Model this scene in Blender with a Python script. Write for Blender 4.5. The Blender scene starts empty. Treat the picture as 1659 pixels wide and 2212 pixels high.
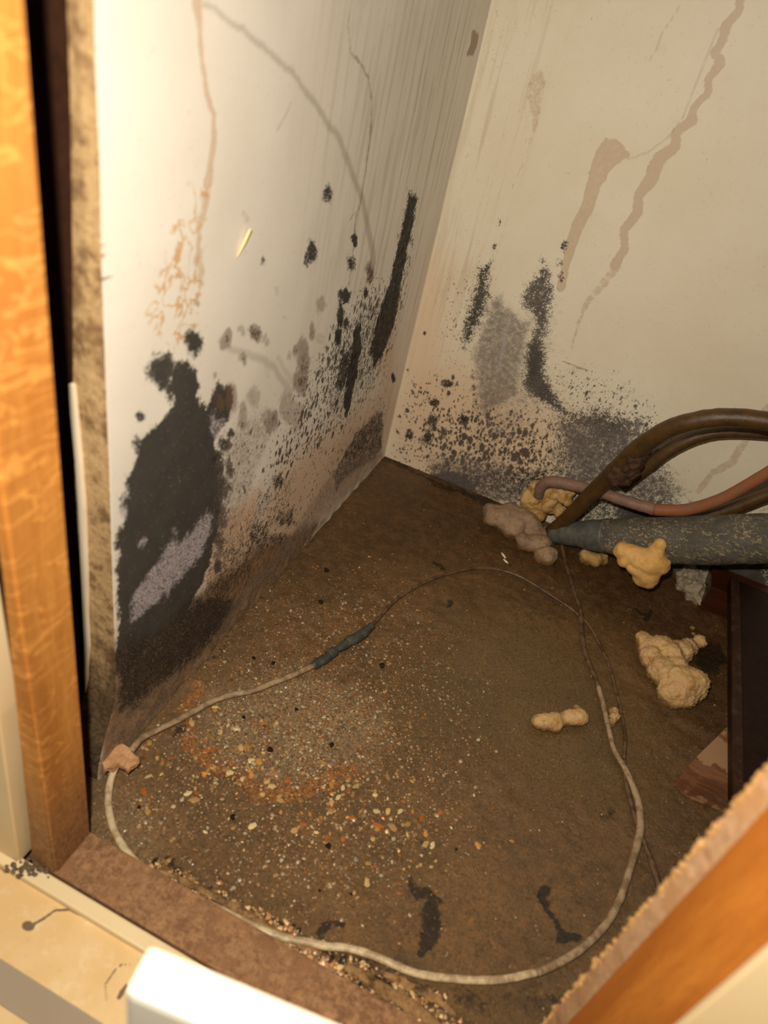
import bpy, bmesh, math, random
import numpy as np
from mathutils import Vector, Matrix, noise as mnoise

# ------------------------------------------------------------------ camera, light, exposure
W, H, F = 1659.0, 2212.0, 1600.0
CAM = Vector((0.0, 0.0, 0.45))
YAW, TILT, ROLL = 0.25856022, 0.93445314, 0.244216
ROT = (Matrix.Rotation(YAW, 3, 'Z') @ Matrix.Rotation(TILT, 3, 'X') @ Matrix.Rotation(ROLL, 3, 'Z'))
scn = bpy.context.scene
col = scn.collection
cd = bpy.data.cameras.new('camera'); cam = bpy.data.objects.new('camera', cd); col.objects.link(cam)
cam.matrix_world = Matrix.Translation(CAM) @ ROT.to_4x4()
cd.sensor_fit = 'HORIZONTAL'; cd.sensor_width = 27.0; cd.lens = F * 27.0 / W
cd.clip_start = 0.01
cd.dof.use_dof = True; cd.dof.focus_distance = 0.62; cd.dof.aperture_fstop = 6.5
scn.camera = cam
RIGHT = ROT @ Vector((1, 0, 0)); UP = ROT @ Vector((0, 1, 0)); FWD = ROT @ Vector((0, 0, -1))

ld = bpy.data.lights.new('torch', 'AREA'); lamp = bpy.data.objects.new('torch', ld); col.objects.link(lamp)
ld.shape = 'DISK'; ld.size = 0.014; ld.energy = 3.15; ld.color = (1.0, 0.89, 0.73)
LP = CAM - RIGHT * 0.022 + UP * 0.045 - FWD * 0.01
aim = Vector((-0.07, 0.55, 0.08))
lamp.matrix_world = Matrix.Translation(LP) @ (aim - LP).to_track_quat('-Z', 'Y').to_matrix().to_4x4()
wd = bpy.data.worlds.new('world'); scn.world = wd; wd.use_nodes = True
wd.node_tree.nodes['Background'].inputs[0].default_value = (1.0, 0.8, 0.58, 1)
wd.node_tree.nodes['Background'].inputs[1].default_value = 0.07
scn.view_settings.view_transform = 'Standard'; scn.view_settings.look = 'None'
scn.view_settings.exposure = 0.0; scn.view_settings.gamma = 1.0
scn.view_settings.use_curve_mapping = False

# ------------------------------------------------------------------ helpers
rnd = random.Random(7)
npr = np.random.default_rng(5)
def ray(x, y): return ROT @ Vector(((x - W/2)/F, -(y - H/2)/F, -1.0))
def onax(x, y, ax, v):
    d = ray(x, y); return CAM + d * ((v - CAM[ax]) / d[ax])
def onz(x, y, z=0.0): return onax(x, y, 2, z)
def tag(o, label=None, cat=None, group=None, kind=None):
    if label: o['label'] = label
    if cat: o['category'] = cat
    if group: o['group'] = group
    if kind: o['kind'] = kind
    return o
def wm(o):
    m = Matrix.Translation(o.location)
    return (wm(o.parent) @ o.matrix_parent_inverse @ m) if o.parent else m
def link(name, me, mat=None, parent=None):
    o = bpy.data.objects.new(name, me); col.objects.link(o)
    if mat: me.materials.append(mat)
    if parent:
        o.parent = parent
        o.matrix_parent_inverse = wm(parent).inverted()
    return o
def obj(name, bm, mat, parent=None, smooth=False):
    me = bpy.data.meshes.new(name); bm.normal_update(); bm.to_mesh(me); bm.free()
    if smooth: me.polygons.foreach_set('use_smooth', [True]*len(me.polygons))
    return link(name, me, mat, parent)
def empty(name, loc):
    o = bpy.data.objects.new(name, None); o.location = loc; o.empty_display_size = 0.01; col.objects.link(o); return o
def sm(a, b, x):
    t = np.clip((x - a) / (b - a), 0, 1); return t*t*(3-2*t)

class NT:
    def __init__(s, name):
        s.m = bpy.data.materials.new(name); s.m.use_nodes = True; s.t = s.m.node_tree
        s.b = s.t.nodes['Principled BSDF']; s.tc = None
    def n(s, typ, ins=None, **kw):
        n = s.t.nodes.new(typ)
        for k, v in kw.items(): setattr(n, k, v)
        for k, v in (ins or {}).items():
            i = n.inputs[k]
            if isinstance(v, bpy.types.NodeSocket): s.t.links.new(v, i)
            else: i.default_value = v
        return n
    def co(s, scale=(1, 1, 1), rot=(0, 0, 0)):
        if not s.tc: s.tc = s.n('ShaderNodeTexCoord')
        return s.n('ShaderNodeMapping', {0: s.tc.outputs['Object'], 'Scale': scale, 'Rotation': rot}).outputs[0]
    def noise(s, scale, detail=4, rough=.6, vec=None, dist=0):
        return s.n('ShaderNodeTexNoise', {'Vector': vec or s.co(), 'Scale': scale, 'Detail': detail, 'Roughness': rough, 'Distortion': dist}).outputs[0]
    def vor(s, scale, vec=None, out='Distance', feature='F1', rnd=1.0):
        return s.n('ShaderNodeTexVoronoi', {'Vector': vec or s.co(), 'Scale': scale, 'Randomness': rnd}, feature=feature).outputs[out]
    def ss(s, x, a, b, lo=0.0, hi=1.0):
        return s.n('ShaderNodeMapRange', {0: x, 1: a, 2: b, 3: lo, 4: hi}, interpolation_type='SMOOTHSTEP').outputs[0]
    def ma(s, op, a, b=0.0, c=None):
        i = {0: a, 1: b}
        if c is not None: i[2] = c
        return s.n('ShaderNodeMath', i, operation=op).outputs[0]
    def at(s, name): return s.n('ShaderNodeAttribute', attribute_name=name).outputs['Fac']
    def atc(s, name): return s.n('ShaderNodeAttribute', attribute_name=name).outputs['Color']
    def mix(s, f, a, b, mode='MIX'):
        n = s.t.nodes.new('ShaderNodeMix'); n.data_type = 'RGBA'; n.blend_type = mode
        for k, v in ((0, f), (6, a), (7, b)):
            if isinstance(v, bpy.types.NodeSocket): s.t.links.new(v, n.inputs[k])
            else: n.inputs[k].default_value = v if not isinstance(v, tuple) else (v + (1,))[:4]
        return n.outputs[2]
    def fin(s, color, rough=.6, bump=None, bstr=.3, bdist=.002, spec=.5, **kw):
        for k, v in (('Base Color', color), ('Roughness', rough), ('Specular IOR Level', spec)):
            i = s.b.inputs[k]
            if isinstance(v, bpy.types.NodeSocket): s.t.links.new(v, i)
            else: i.default_value = v if not isinstance(v, tuple) else (v + (1,))[:4]
        for k, v in kw.items(): s.b.inputs[k.replace('_', ' ')].default_value = v
        if bump is not None:
            b = s.n('ShaderNodeBump', {'Height': bump, 'Strength': bstr, 'Distance': bdist})
            s.t.links.new(b.outputs[0], s.b.inputs['Normal'])
        return s.m

def rgb(r, g, b):
    f = lambda c: (c/255/12.92) if c <= 10 else ((c/255+.055)/1.055)**2.4
    return (f(r), f(g), f(b))

def vnoise(U, V, scale, seed=0):
    """smooth value noise in numpy"""
    r = np.random.default_rng(seed); g = r.random((256, 256))
    x = U*scale; y = V*scale; xi = np.floor(x).astype(int); yi = np.floor(y).astype(int)
    fx = x-xi; fy = y-yi; fx = fx*fx*(3-2*fx); fy = fy*fy*(3-2*fy)
    G = lambda a, b: g[a % 256, b % 256]
    return (G(xi, yi)*(1-fx)+G(xi+1, yi)*fx)*(1-fy)+(G(xi, yi+1)*(1-fx)+G(xi+1, yi+1)*fx)*fy

# surface painter: stains traced on a plane, kept in metres on that plane
class Plane:
    """grid of vertices; m(px,py) gives the two in-plane metre coordinates of a traced point"""
    def __init__(s, ax, v, uax, vax, u0, u1, v0, v1, step, rag=.9):
        s.ax, s.val, s.uax, s.vax = ax, v, uax, vax
        s.nu = int((u1-u0)/step)+1; s.nv = int((v1-v0)/step)+1
        s.U, s.V = np.meshgrid(np.linspace(u0, u1, s.nu), np.linspace(v0, v1, s.nv))
        s.U = s.U.ravel(); s.V = s.V.ravel(); s.f = {}
        s.off = np.zeros_like(s.U)
        s.rag, s.lw = rag, .35; s.warp()
    def warp(s):
        rag = s.rag
        def fb(sd): return sum((vnoise(s.U, s.V, q, sd+i)-.5)*w for i, (q, w) in enumerate(((70, .004), (170, .0028), (400, .0016))))
        s.Uw = s.U+fb(20)*rag; s.Vw = s.V+fb(40)*rag
    def m(s, p):
        w = onax(p[0], p[1], s.ax, s.val); return np.array([w[s.uax], w[s.vax]])
    def ch(s, k):
        if k not in s.f: s.f[k] = np.zeros_like(s.U)
        return s.f[k]
    def put(s, k, val):
        a = s.ch(k); np.maximum(a, val, out=a)
    def ell(s, k, x, y, rx, ry, val=1.0, soft=.35, rot=0.0):
        c = s.m((x, y)); ca, sa = math.cos(math.radians(rot)), math.sin(math.radians(rot))
        a = s.m((x+rx*ca, y+rx*sa)) - c; b = s.m((x-ry*sa, y+ry*ca)) - c
        D = np.linalg.inv(np.array([a, b]).T)
        du, dv = s.Uw-c[0], s.Vw-c[1]
        r = np.hypot(D[0,0]*du+D[0,1]*dv, D[1,0]*du+D[1,1]*dv)
        s.put(k, val*(1-sm(1-soft, 1+soft, r)))
    def poly(s, k, pts, val=1.0, soft=.004):
        P = [s.m(p) for p in pts]; n = len(P)
        d2 = np.full_like(s.Uw, 1e9); ins = np.zeros(s.U.shape, bool)
        for i in range(n):
            a, b = P[i], P[(i+1) % n]; e = b-a
            wx, wy = s.Uw-a[0], s.Vw-a[1]
            t = np.clip((wx*e[0]+wy*e[1])/(e@e+1e-12), 0, 1)
            d2 = np.minimum(d2, (wx-t*e[0])**2+(wy-t*e[1])**2)
            c = ((a[1] > s.Vw) != (b[1] > s.Vw)) & (s.Uw < (b[0]-a[0])*(s.Vw-a[1])/((b[1]-a[1])+1e-12)+a[0])
            ins ^= c
        d = np.sqrt(d2); d = np.where(ins, -d, d)
        s.put(k, val*(1-sm(-soft, soft, d)))
    def line(s, k, pts, w, val=1.0, soft=.5):
        """pts px, w width in px (number or list)"""
        P = [s.m(p) for p in pts]
        ws = w if isinstance(w, (list, tuple)) else [w]*len(P)
        R = [max(1e-4, np.linalg.norm(s.m((p[0]+q/2, p[1]))-s.m((p[0]-q/2, p[1])))/2) for p, q in zip(pts, ws)]
        UU = s.U+(s.Uw-s.U)*s.lw; VV = s.V+(s.Vw-s.V)*s.lw
        out = np.full_like(s.Uw, 1e9)
        for i in range(len(P)-1):
            a, b = P[i], P[i+1]; e = b-a
            wx, wy = UU-a[0], VV-a[1]
            t = np.clip((wx*e[0]+wy*e[1])/(e@e+1e-12), 0, 1)
            out = np.minimum(out, np.hypot(wx-t*e[0], wy-t*e[1])/(R[i]+(R[i+1]-R[i])*t))
        s.put(k, val*(1-sm(1-soft, 1+soft, out)))
    def build(s, name, mat, flip=False):
        co = np.zeros((s.U.size, 3)); co[:, s.ax] = s.val+s.off; co[:, s.uax] = s.U; co[:, s.vax] = s.V
        i = np.arange(s.nu*s.nv).reshape(s.nv, s.nu)
        q = np.stack([i[:-1, :-1], i[:-1, 1:], i[1:, 1:], i[1:, :-1]], -1).reshape(-1, 4)
        if flip: q = q[:, ::-1]
        me = bpy.data.meshes.new(name)
        me.vertices.add(len(co)); me.vertices.foreach_set('co', co.ravel())
        me.loops.add(q.size); me.loops.foreach_set('vertex_index', q.ravel().astype(np.int32))
        me.polygons.add(len(q)); me.polygons.foreach_set('loop_start', np.arange(0, q.size, 4, dtype=np.int32))
        me.update(calc_edges=True); me.polygons.foreach_set('use_smooth', [True]*len(q))
        for k, v in s.f.items():
            a = me.attributes.new(k, 'FLOAT', 'POINT'); a.data.foreach_set('value', v.astype(np.float32))
        return link(name, me, mat)

def prism(name, foot, z0, z1, mat, parent=None, bev=.0008):
    """upright prism with a polygon footprint"""
    bm = bmesh.new()
    a = [bm.verts.new((p[0], p[1], z0)) for p in foot]; b = [bm.verts.new((p[0], p[1], z1)) for p in foot]
    bm.faces.new(a[::-1]); bm.faces.new(b); n = len(foot)
    for i in range(n): bm.faces.new((a[i], a[(i+1) % n], b[(i+1) % n], b[i]))
    bmesh.ops.recalc_face_normals(bm, faces=bm.faces)
    if bev: bmesh.ops.bevel(bm, geom=list(bm.edges), offset=bev, segments=2, affect='EDGES', profile=.6)
    return obj(name, bm, mat, parent)
def box(name, x0, x1, y0, y1, z0, z1, mat, parent=None, bev=.0008):
    return prism(name, [(x0, y0), (x1, y0), (x1, y1), (x0, y1)], z0, z1, mat, parent, bev)

def catmull(P, per=8):
    P = [Vector(p) for p in P]; P = [P[0]*2-P[1]] + P + [P[-1]*2-P[-2]]; out = []
    for i in range(1, len(P)-2):
        for k in range(per):
            t = k/per; a, b, c, d = P[i-1:i+3]
            out.append(.5*((2*b)+(c-a)*t+(2*a-5*b+4*c-d)*t*t+(3*b-a-3*c+d)*t**3))
    out.append(P[-2]); return out
def tube_bm(P, R, seg=14, flat=1.0, per=8, wob=0.0, bm=None, smoothpath=True):
    """tube along points; R number or list of radii at the control points"""
    n0 = len(P); path = catmull(P, per) if smoothpath else [Vector(p) for p in P]
    Rs = R if isinstance(R, (list, tuple)) else [R]*n0
    Rr = [Rs[min(int(i/per), n0-1)]*(1-(i/per-int(i/per)))+Rs[min(int(i/per)+1, n0-1)]*(i/per-int(i/per)) for i in range(len(path))] if smoothpath else Rs
    bm = bm or bmesh.new(); rings = []; up = Vector((0, 0, 1))
    for i, p in enumerate(path):
        t = (path[min(i+1, len(path)-1)]-path[max(i-1, 0)]).normalized()
        s = t.cross(up)
        if s.length < .1: s = t.cross(Vector((0, 1, 0)))
        s.normalize(); u = s.cross(t).normalized(); ring = []
        for k in range(seg):
            a = 2*math.pi*k/seg; r = Rr[i]
            if wob: r *= 1+wob*mnoise.noise(p*220+Vector((math.cos(a), math.sin(a), 3))*1.2)
            ring.append(bm.verts.new(p+s*math.cos(a)*r+u*math.sin(a)*r*flat))
        rings.append(ring)
    for a, b in zip(rings, rings[1:]):
        for k in range(seg): bm.faces.new((a[k], a[(k+1) % seg], b[(k+1) % seg], b[k]))
    bm.faces.new(rings[0][::-1]); bm.faces.new(rings[-1])
    bmesh.ops.recalc_face_normals(bm, faces=bm.faces)
    return bm
def lump(name, balls, mat, parent=None, vox=.0012, amp=.0016, freq=140, seed=0, fine=.0005):
    """balls: (centre, radius or (rx,ry,rz)); fused by a voxel remesh, then roughened"""
    bm = bmesh.new()
    for c, r in balls:
        r = (r, r, r) if not isinstance(r, tuple) else r
        bmesh.ops.create_icosphere(bm, subdivisions=3, radius=1, matrix=Matrix.Translation(c) @ Matrix.Diagonal(Vector(r)).to_4x4())
    me = bpy.data.meshes.new('tmp'); bm.to_mesh(me); bm.free()
    t = bpy.data.objects.new('tmp', me); col.objects.link(t)
    md = t.modifiers.new('r', 'REMESH'); md.mode = 'VOXEL'; md.voxel_size = vox
    s_ = t.modifiers.new('s', 'SMOOTH'); s_.factor = .6; s_.iterations = 12
    dg = bpy.context.evaluated_depsgraph_get(); dg.update()
    me2 = bpy.data.meshes.new_from_object(t.evaluated_get(dg)); me2.name = name
    bpy.data.objects.remove(t)
    S = Vector((seed*7.1, seed*3.3, 1))
    ns = [v.normal.copy() for v in me2.vertices]
    for v, n in zip(me2.vertices, ns):
        v.co += n*(amp*mnoise.noise(v.co*freq+S)+amp*.3*mnoise.noise(v.co*freq*2.3+S)+fine*1.5*mnoise.noise(v.co*520+S)+fine*mnoise.noise(v.co*1000+S))
    me2.polygons.foreach_set('use_smooth', [True]*len(me2.polygons))
    return link(name, me2, mat, parent)

# ------------------------------------------------------------------ materials
def m_wall(name, left):
    k = NT(name); c = k.co()
    warp = k.noise(60, 4); fine = k.noise(700, 5, .75); med = k.noise(230, 5, .7)
    streak = k.noise(60, 5, .7, k.co((1, 2.2, .12) if left else (2.2, 1, .12), (0, 0, 0) if left else (0, -.0, 0)))
    base = k.mix(k.ss(k.noise(12, 3), .35, .65), rgb(234, 228, 217) if left else rgb(222, 213, 192), rgb(229, 222, 210) if left else rgb(218, 207, 184))
    st = k.ma('MULTIPLY', k.at('streak'), k.ss(streak, .48, .62))
    base = k.mix(k.ma('MULTIPLY', st, .55), base, rgb(168, 140, 108))
    base = k.mix(k.ma('MULTIPLY', k.at('peach'), .8), base, rgb(212, 168, 128))
    t = k.ma('ADD', k.at('tan'), k.ma('MULTIPLY', k.ma('SUBTRACT', med, .5), .5))
    tb = k.ss(t, .35, .6)
    base = k.mix(k.ma('MULTIPLY', tb, .42), base, rgb(196, 158, 116) if left else rgb(186, 154, 124))
    rim = k.ma('MULTIPLY', k.ss(t, .3, .45), k.ss(t, .75, .5))
    base = k.mix(k.ma('MULTIPLY', rim, .35), base, rgb(186, 138, 84) if left else rgb(172, 140, 108))
    # meandering rings
    rn = k.noise(75, 3, .5, dist=.6); rr = k.ss(k.ma('ABSOLUTE', k.ma('SUBTRACT', rn, .5)), .035, .008)
    rr = k.ma('MULTIPLY', rr, k.ss(k.ma('ADD', k.at('ring'), k.ma('MULTIPLY', k.ma('SUBTRACT', warp, .5), .8)), .3, .6))
    base = k.mix(k.ma('MULTIPLY', rr, .8), base, rgb(206, 158, 96))
    ln = k.ma('ADD', k.at('dark'), k.ma('MULTIPLY', k.ma('SUBTRACT', med, .5), .9))
    base = k.mix(k.ma('MULTIPLY', k.ss(ln, .35, .8), .7), base, rgb(130, 88, 52))
    base = k.mix(k.ma('MULTIPLY', k.at('scratch'), .5), base, rgb(130, 115, 95))
    # dusty brown film
    dn = k.ma('ADD', k.at('dust'), k.ma('MULTIPLY', k.ma('SUBTRACT', k.noise(160, 6, .8), .5), 1.3))
    base = k.mix(k.ss(dn, .2, .95, 0, .92), base, k.mix(k.ss(k.noise(110, 5, .75), .4, .6), k.mix(k.ss(fine, .4, .62), rgb(72, 52, 36), rgb(128, 98, 70)), k.mix(k.ss(fine, .4, .6), rgb(110, 82, 58), rgb(176, 140, 102))))
    # mould and painted pipe shade: soft density broken up by noise, plus round colonies
    spk = k.ma('ADD', k.ma('MULTIPLY', fine, .62), k.ma('MULTIPLY', med, .38))
    md = k.ma('ADD', k.at('mold_shade'), k.ma('MULTIPLY', k.ma('SUBTRACT', spk, .5), 3.4))
    mf = k.ss(md, .36, .66)
    wv = k.n('ShaderNodeVectorMath', {0: k.co((1, 1, .62)), 1: k.n('ShaderNodeVectorMath', {0: k.n('ShaderNodeTexNoise', {'Vector': c, 'Scale': 140.0, 'Detail': 3.0}).outputs[1], 'Scale': .006}, operation='SCALE').outputs[0]}, operation='ADD').outputs[0]
    dots = []
    for sc, g in ((170, 1.0), (360, 1.1)):
        dv = k.vor(sc, wv); rv = k.vor(sc, wv, 'Color')
        lim = k.ma('MULTIPLY', k.ma('MULTIPLY', k.at('dots'), g), k.ma('ADD', .12, k.ma('MULTIPLY', rv, .55)))
        d = k.ss(k.ma('SUBTRACT', lim, dv), -.1, .12)
        dots.append(k.ma('MULTIPLY', d, k.ss(k.at('dots'), .02, .2)))
    df = k.ma('MAXIMUM', dots[0], dots[1])
    gv = k.ss(k.noise(45, 2), .35, .65)
    mcol = k.mix(gv, rgb(38, 32, 26), rgb(58, 53, 52)) if not left else k.mix(gv, rgb(20, 15, 12), rgb(34, 27, 21))
    base = k.mix(k.ma('MULTIPLY', df, .88), base, mcol)
    base = k.mix(k.ma('MULTIPLY', mf, .95), base, k.mix(k.ss(k.noise(520, 3, .7), .62, .74), mcol, rgb(104, 94, 82)))
    sd_ = k.ma('MULTIPLY', k.ss(k.noise(1000, 3, .7), .56, .66), k.ss(k.at('dust'), .3, .9)); base = k.mix(k.ma('MULTIPLY', sd_, .75), base, rgb(168, 140, 104))
    # brown-ring colonies
    bc = k.at('colony'); base = k.mix(k.ma('MULTIPLY', k.ss(k.ma('ADD', bc, k.ma('MULTIPLY', k.ma('SUBTRACT', med, .5), .5)), .2, .75), .62), base, rgb(112, 84, 66))
    hz = k.ss(k.ma('ADD', k.at('haze'), k.ma('MULTIPLY', k.ma('SUBTRACT', spk, .5), 3.2)), .15, 1.0)
    base = k.mix(k.ma('MULTIPLY', hz, .85), base, k.mix(k.ss(fine, .4, .6), rgb(66, 60, 58), rgb(126, 115, 110)) if not left else k.mix(k.ss(fine, .4, .6), rgb(108, 92, 80), rgb(150, 134, 124)))
    pn = k.ma('ADD', k.at('pale'), k.ma('MULTIPLY', k.ma('SUBTRACT', spk, .5), 4.2))
    base = k.mix(k.ma('MULTIPLY', k.ss(pn, .35, .95), .85), base, k.mix(k.ss(fine, .4, .6), rgb(150, 138, 146), rgb(204, 196, 200)))
    bump = k.ma('ADD', k.ma('MULTIPLY', fine, k.ma('ADD', .25, k.ma('MULTIPLY', k.at('dust'), 1.6))), k.ma('MULTIPLY', mf, .3))
    return k.fin(base, k.ss(mf, 0, 1, .5, .85), bump, .35, .0012, spec=.35)

def m_floor():
    k = NT('wet_floor'); warp = k.noise(14, 5, .6); med = k.noise(90, 6, .7); fine = k.noise(420, 6, .8)
    base = k.mix(k.ss(warp, .35, .65), rgb(124, 94, 58), rgb(100, 78, 50))
    base = k.mix(k.ma('MULTIPLY', k.ss(med, .4, .7), .5), base, rgb(146, 104, 58))
    base = k.mix(k.ma('MULTIPLY', k.at('deep'), .85), base, k.mix(k.ss(med, .4, .65), rgb(74, 48, 24), rgb(98, 68, 36)))
    base = k.mix(k.ma('MULTIPLY', k.at('murk'), .85), base, k.mix(k.ss(warp, .4, .6), rgb(96, 78, 52), rgb(110, 88, 56)))
    base = k.mix(k.ma('MULTIPLY', k.at('pale'), .8), base, k.mix(k.ss(fine, .35, .65), rgb(132, 110, 80), rgb(166, 142, 108)))
    rn = k.ma('ADD', k.at('rust'), k.ma('MULTIPLY', k.ma('SUBTRACT', med, .5), 1.3))
    base = k.mix(k.ss(rn, .35, .8, 0, .8), base, k.mix(k.ss(fine, .4, .6), rgb(148, 84, 34), rgb(176, 118, 56)))
    cn = k.ma('ADD', k.at('crumb'), k.ma('MULTIPLY', k.ma('SUBTRACT', med, .5), 1.5))
    base = k.mix(k.ss(cn, .4, .8, 0, .9), base, k.mix(k.ss(fine, .4, .6), rgb(120, 90, 58), rgb(192, 152, 102)))
    # sandy speckle
    v = k.vor(520, out='Color'); vd = k.vor(520)
    sp = k.ma('MULTIPLY', k.ss(vd, .42, .25), k.ss(v, .66, .8))
    base = k.mix(k.ma('MULTIPLY', sp, k.ma('ADD', .18, k.ma('MULTIPLY', k.at('grit'), .6))), base, k.mix(k.ss(k.noise(300, 1), .4, .6), rgb(196, 150, 86), rgb(206, 190, 162)))
    base = k.mix(k.ma('MULTIPLY', k.ss(fine, .52, .38), k.ma('ADD', .25, k.ma('MULTIPLY', k.at('grit'), .3))), base, rgb(62, 42, 24))
    bn = k.ma('ADD', k.at('black'), k.ma('MULTIPLY', k.ma('SUBTRACT', k.ma('ADD', k.ma('MULTIPLY', fine, .5), k.ma('MULTIPLY', med, .5)), .5), 2.6))
    base = k.mix(k.ss(bn, .4, .75, 0, .92), base, rgb(34, 28, 20))
    base = k.mix(k.ma('MULTIPLY', k.ss(k.noise(900, 3, .7), .55, .68), .35), base, rgb(150, 118, 76))
    base = k.mix(k.ma('MULTIPLY', k.ss(k.noise(620, 4, .7), .50, .36), .55), base, rgb(52, 32, 14))
    wet = k.ma('MULTIPLY', k.at('murk'), .9)
    h = k.ma('ADD', k.ma('MULTIPLY', fine, .6), k.ma('MULTIPLY', med, .8))
    h = k.ma('MULTIPLY', h, k.ma('SUBTRACT', 1.0, k.ma('MULTIPLY', wet, .75)))
    return k.fin(base, k.ss(med, .3, .7, .14, .4), h, .75, .0024, spec=.6)

def m_wood(name, a, b, c, scale=1.0, axis='z', dirt=None, rough=.5, wave=True):
    k = NT(name); st = {'z': (1, 1, .09), 'x': (.09, 1, 1), 'y': (1, .09, 1)}[axis]
    g = k.noise(150*scale, 6, .7, k.co(st), .4); g2 = k.noise(16*scale, 3, .5, k.co(st), 1.2); f = k.noise(900, 3, .8, k.co(st))
    base = k.mix(k.ss(g, .3, .7), a, b)
    base = k.mix(k.ss(g2, .45, .6, 0, .5), base, c)
    base = k.mix(k.ss(f, .5, .64, 0, .45), base, c)
    if wave:
        w = k.noise(30, 2, .5, k.co((1, 1, 3.4), (.2, .32, 0)), .8)
        wl = k.ss(k.ma('ABSOLUTE', k.ma('SUBTRACT', w, .5)), .03, .004)
        base = k.mix(k.ma('MULTIPLY', wl, .35), base, tuple(min(1, x*1.7+.02) for x in a))
    if dirt:
        z0, z1 = dirt
        if not k.tc: k.co()
        z = k.n('ShaderNodeSeparateXYZ', {0: k.tc.outputs['Object']}).outputs[2]
        dz = k.ma('ADD', k.ss(z, z1, z0), k.ma('MULTIPLY', k.ma('SUBTRACT', k.noise(60, 6, .8), .5), .7))
        base = k.mix(k.ss(dz, .25, 1.0, 0, .9), base, k.mix(k.ss(k.noise(420, 5, .8), .4, .62), rgb(92, 62, 40), rgb(150, 112, 78)))
    return k.fin(base, rough, k.ma('ADD', g, f), .25, .0006, spec=.4)

def m_speck(name, a, b, c, scale=500, rough=.8, bump=.6, dist=.0015, spec=.25, big=None):
    k = NT(name); f = k.noise(scale, 6, .8); m_ = k.noise(scale*.28, 5, .7); v = k.vor(scale*.8, out='Color')
    base = k.mix(k.ss(f, .36, .64), a, b)
    base = k.mix(k.ss(m_, .5, .66, 0, .8), base, c)
    base = k.mix(k.ss(v, .8, .92, 0, .35), base, tuple(min(1, x*1.5) for x in b))
    if big: base = k.mix(k.ss(k.noise(scale*.07, 5, .7), .5, .62, 0, .85), base, big)
    return k.fin(base, rough, k.ma('ADD', f, m_), bump, dist, spec=spec)

def m_paint(name, a, b, mark=None, rough=.45, thr=.55, sc=45):
    k = NT(name); n = k.noise(sc, 7, .75)
    base = k.mix(k.ss(k.noise(8, 4), .35, .65), a, b)
    if mark: base = k.mix(k.ss(n, thr, thr+.14, 0, .75), base, mark)
    return k.fin(base, rough, n, .08, .001, spec=.4)

M = {}
M['wall_l'] = m_wall('melamine_left', True); M['wall_b'] = m_wall('plaster_back', False)
M['floor'] = m_floor()
M['oak'] = m_wood('raw_orange_wood', rgb(204, 142, 70), rgb(184, 120, 52), rgb(150, 92, 38), dirt=(-.02, .21))
M['oak_r'] = m_wood('orange_wood_post', rgb(192, 122, 48), rgb(172, 102, 36), rgb(146, 80, 26), wave=False, rough=.45)
M['rail'] = m_speck('dusty_rail', rgb(124, 90, 64), rgb(170, 130, 94), rgb(104, 76, 56), 300, big=rgb(150, 110, 76))
def m_chip():
    k = NT('chipboard'); f = k.noise(330, 6, .8); n = k.noise(92, 5, .7)
    base = k.mix(k.ss(f, .36, .64), rgb(184, 150, 104), rgb(206, 174, 128)); base = k.mix(k.ss(n, .5, .66, 0, .8), base, rgb(112, 80, 50))
    base = k.mix(k.ss(k.noise(26, 5, .7), .48, .6, 0, .8), base, rgb(126, 92, 58)); z = k.n('ShaderNodeSeparateXYZ', {0: k.tc.outputs['Object']}).outputs[2]
    d = k.ma('ADD', k.ss(z, .20, .03), k.ma('MULTIPLY', k.ma('SUBTRACT', k.noise(95, 6, .8, k.co((1, 1, .5), (0, .5, 0))), .5), 1.6))
    base = k.mix(k.ss(d, .45, 1.0, 0, .85), base, k.mix(k.ss(f, .4, .6), rgb(50, 40, 32), rgb(96, 76, 54)))
    return k.fin(base, .85, k.ma('ADD', f, n), .9, .002, spec=.25)
M['chip'] = m_chip()
M['chip_old'] = m_speck('chipboard', rgb(184, 150, 104), rgb(206, 174, 128), rgb(112, 80, 50), 330, bump=.9, dist=.002, big=rgb(126, 92, 58))
M['chip_d'] = m_speck('chipboard_dirty', rgb(206, 156, 96), rgb(226, 180, 118), rgb(176, 122, 70), 380, bump=.9, dist=.002)
M['cream'] = m_paint('cream_paint', rgb(232, 206, 160), rgb(222, 192, 142), rgb(196, 152, 96))
M['cream2'] = m_paint('cream_paint_clean', rgb(234, 214, 172), rgb(228, 204, 160))
M['white'] = m_paint('white_gloss', rgb(246, 242, 228), rgb(242, 238, 220), rough=.35)
M['banding'] = m_paint('white_banding', rgb(236, 226, 206), rgb(228, 214, 188))
M['dark'] = m_speck('dark_shade_wood', rgb(62, 34, 18), rgb(50, 27, 14), rgb(38, 20, 10), 200, rough=.7)  # dark wood tone, also standing in for shade in the gaps
M['step'] = m_paint('grey_paint', rgb(190, 178, 160), rgb(176, 160, 140))

# ------------------------------------------------------------------ setting: left panel, back wall, floor
XL, YB = -0.197, 0.6855
L = Plane(0, XL, 1, 2, .200, YB, 0, .56, .00125, 1.25)
L.U = np.maximum(L.U, .232-.020*sm(.075, 0, L.V)); L.warp()
for c in ('streak', 'peach', 'tan', 'ring', 'dark', 'scratch', 'dust', 'mold_shade', 'dots', 'colony', 'haze', 'pale'): L.ch(c)
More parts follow.
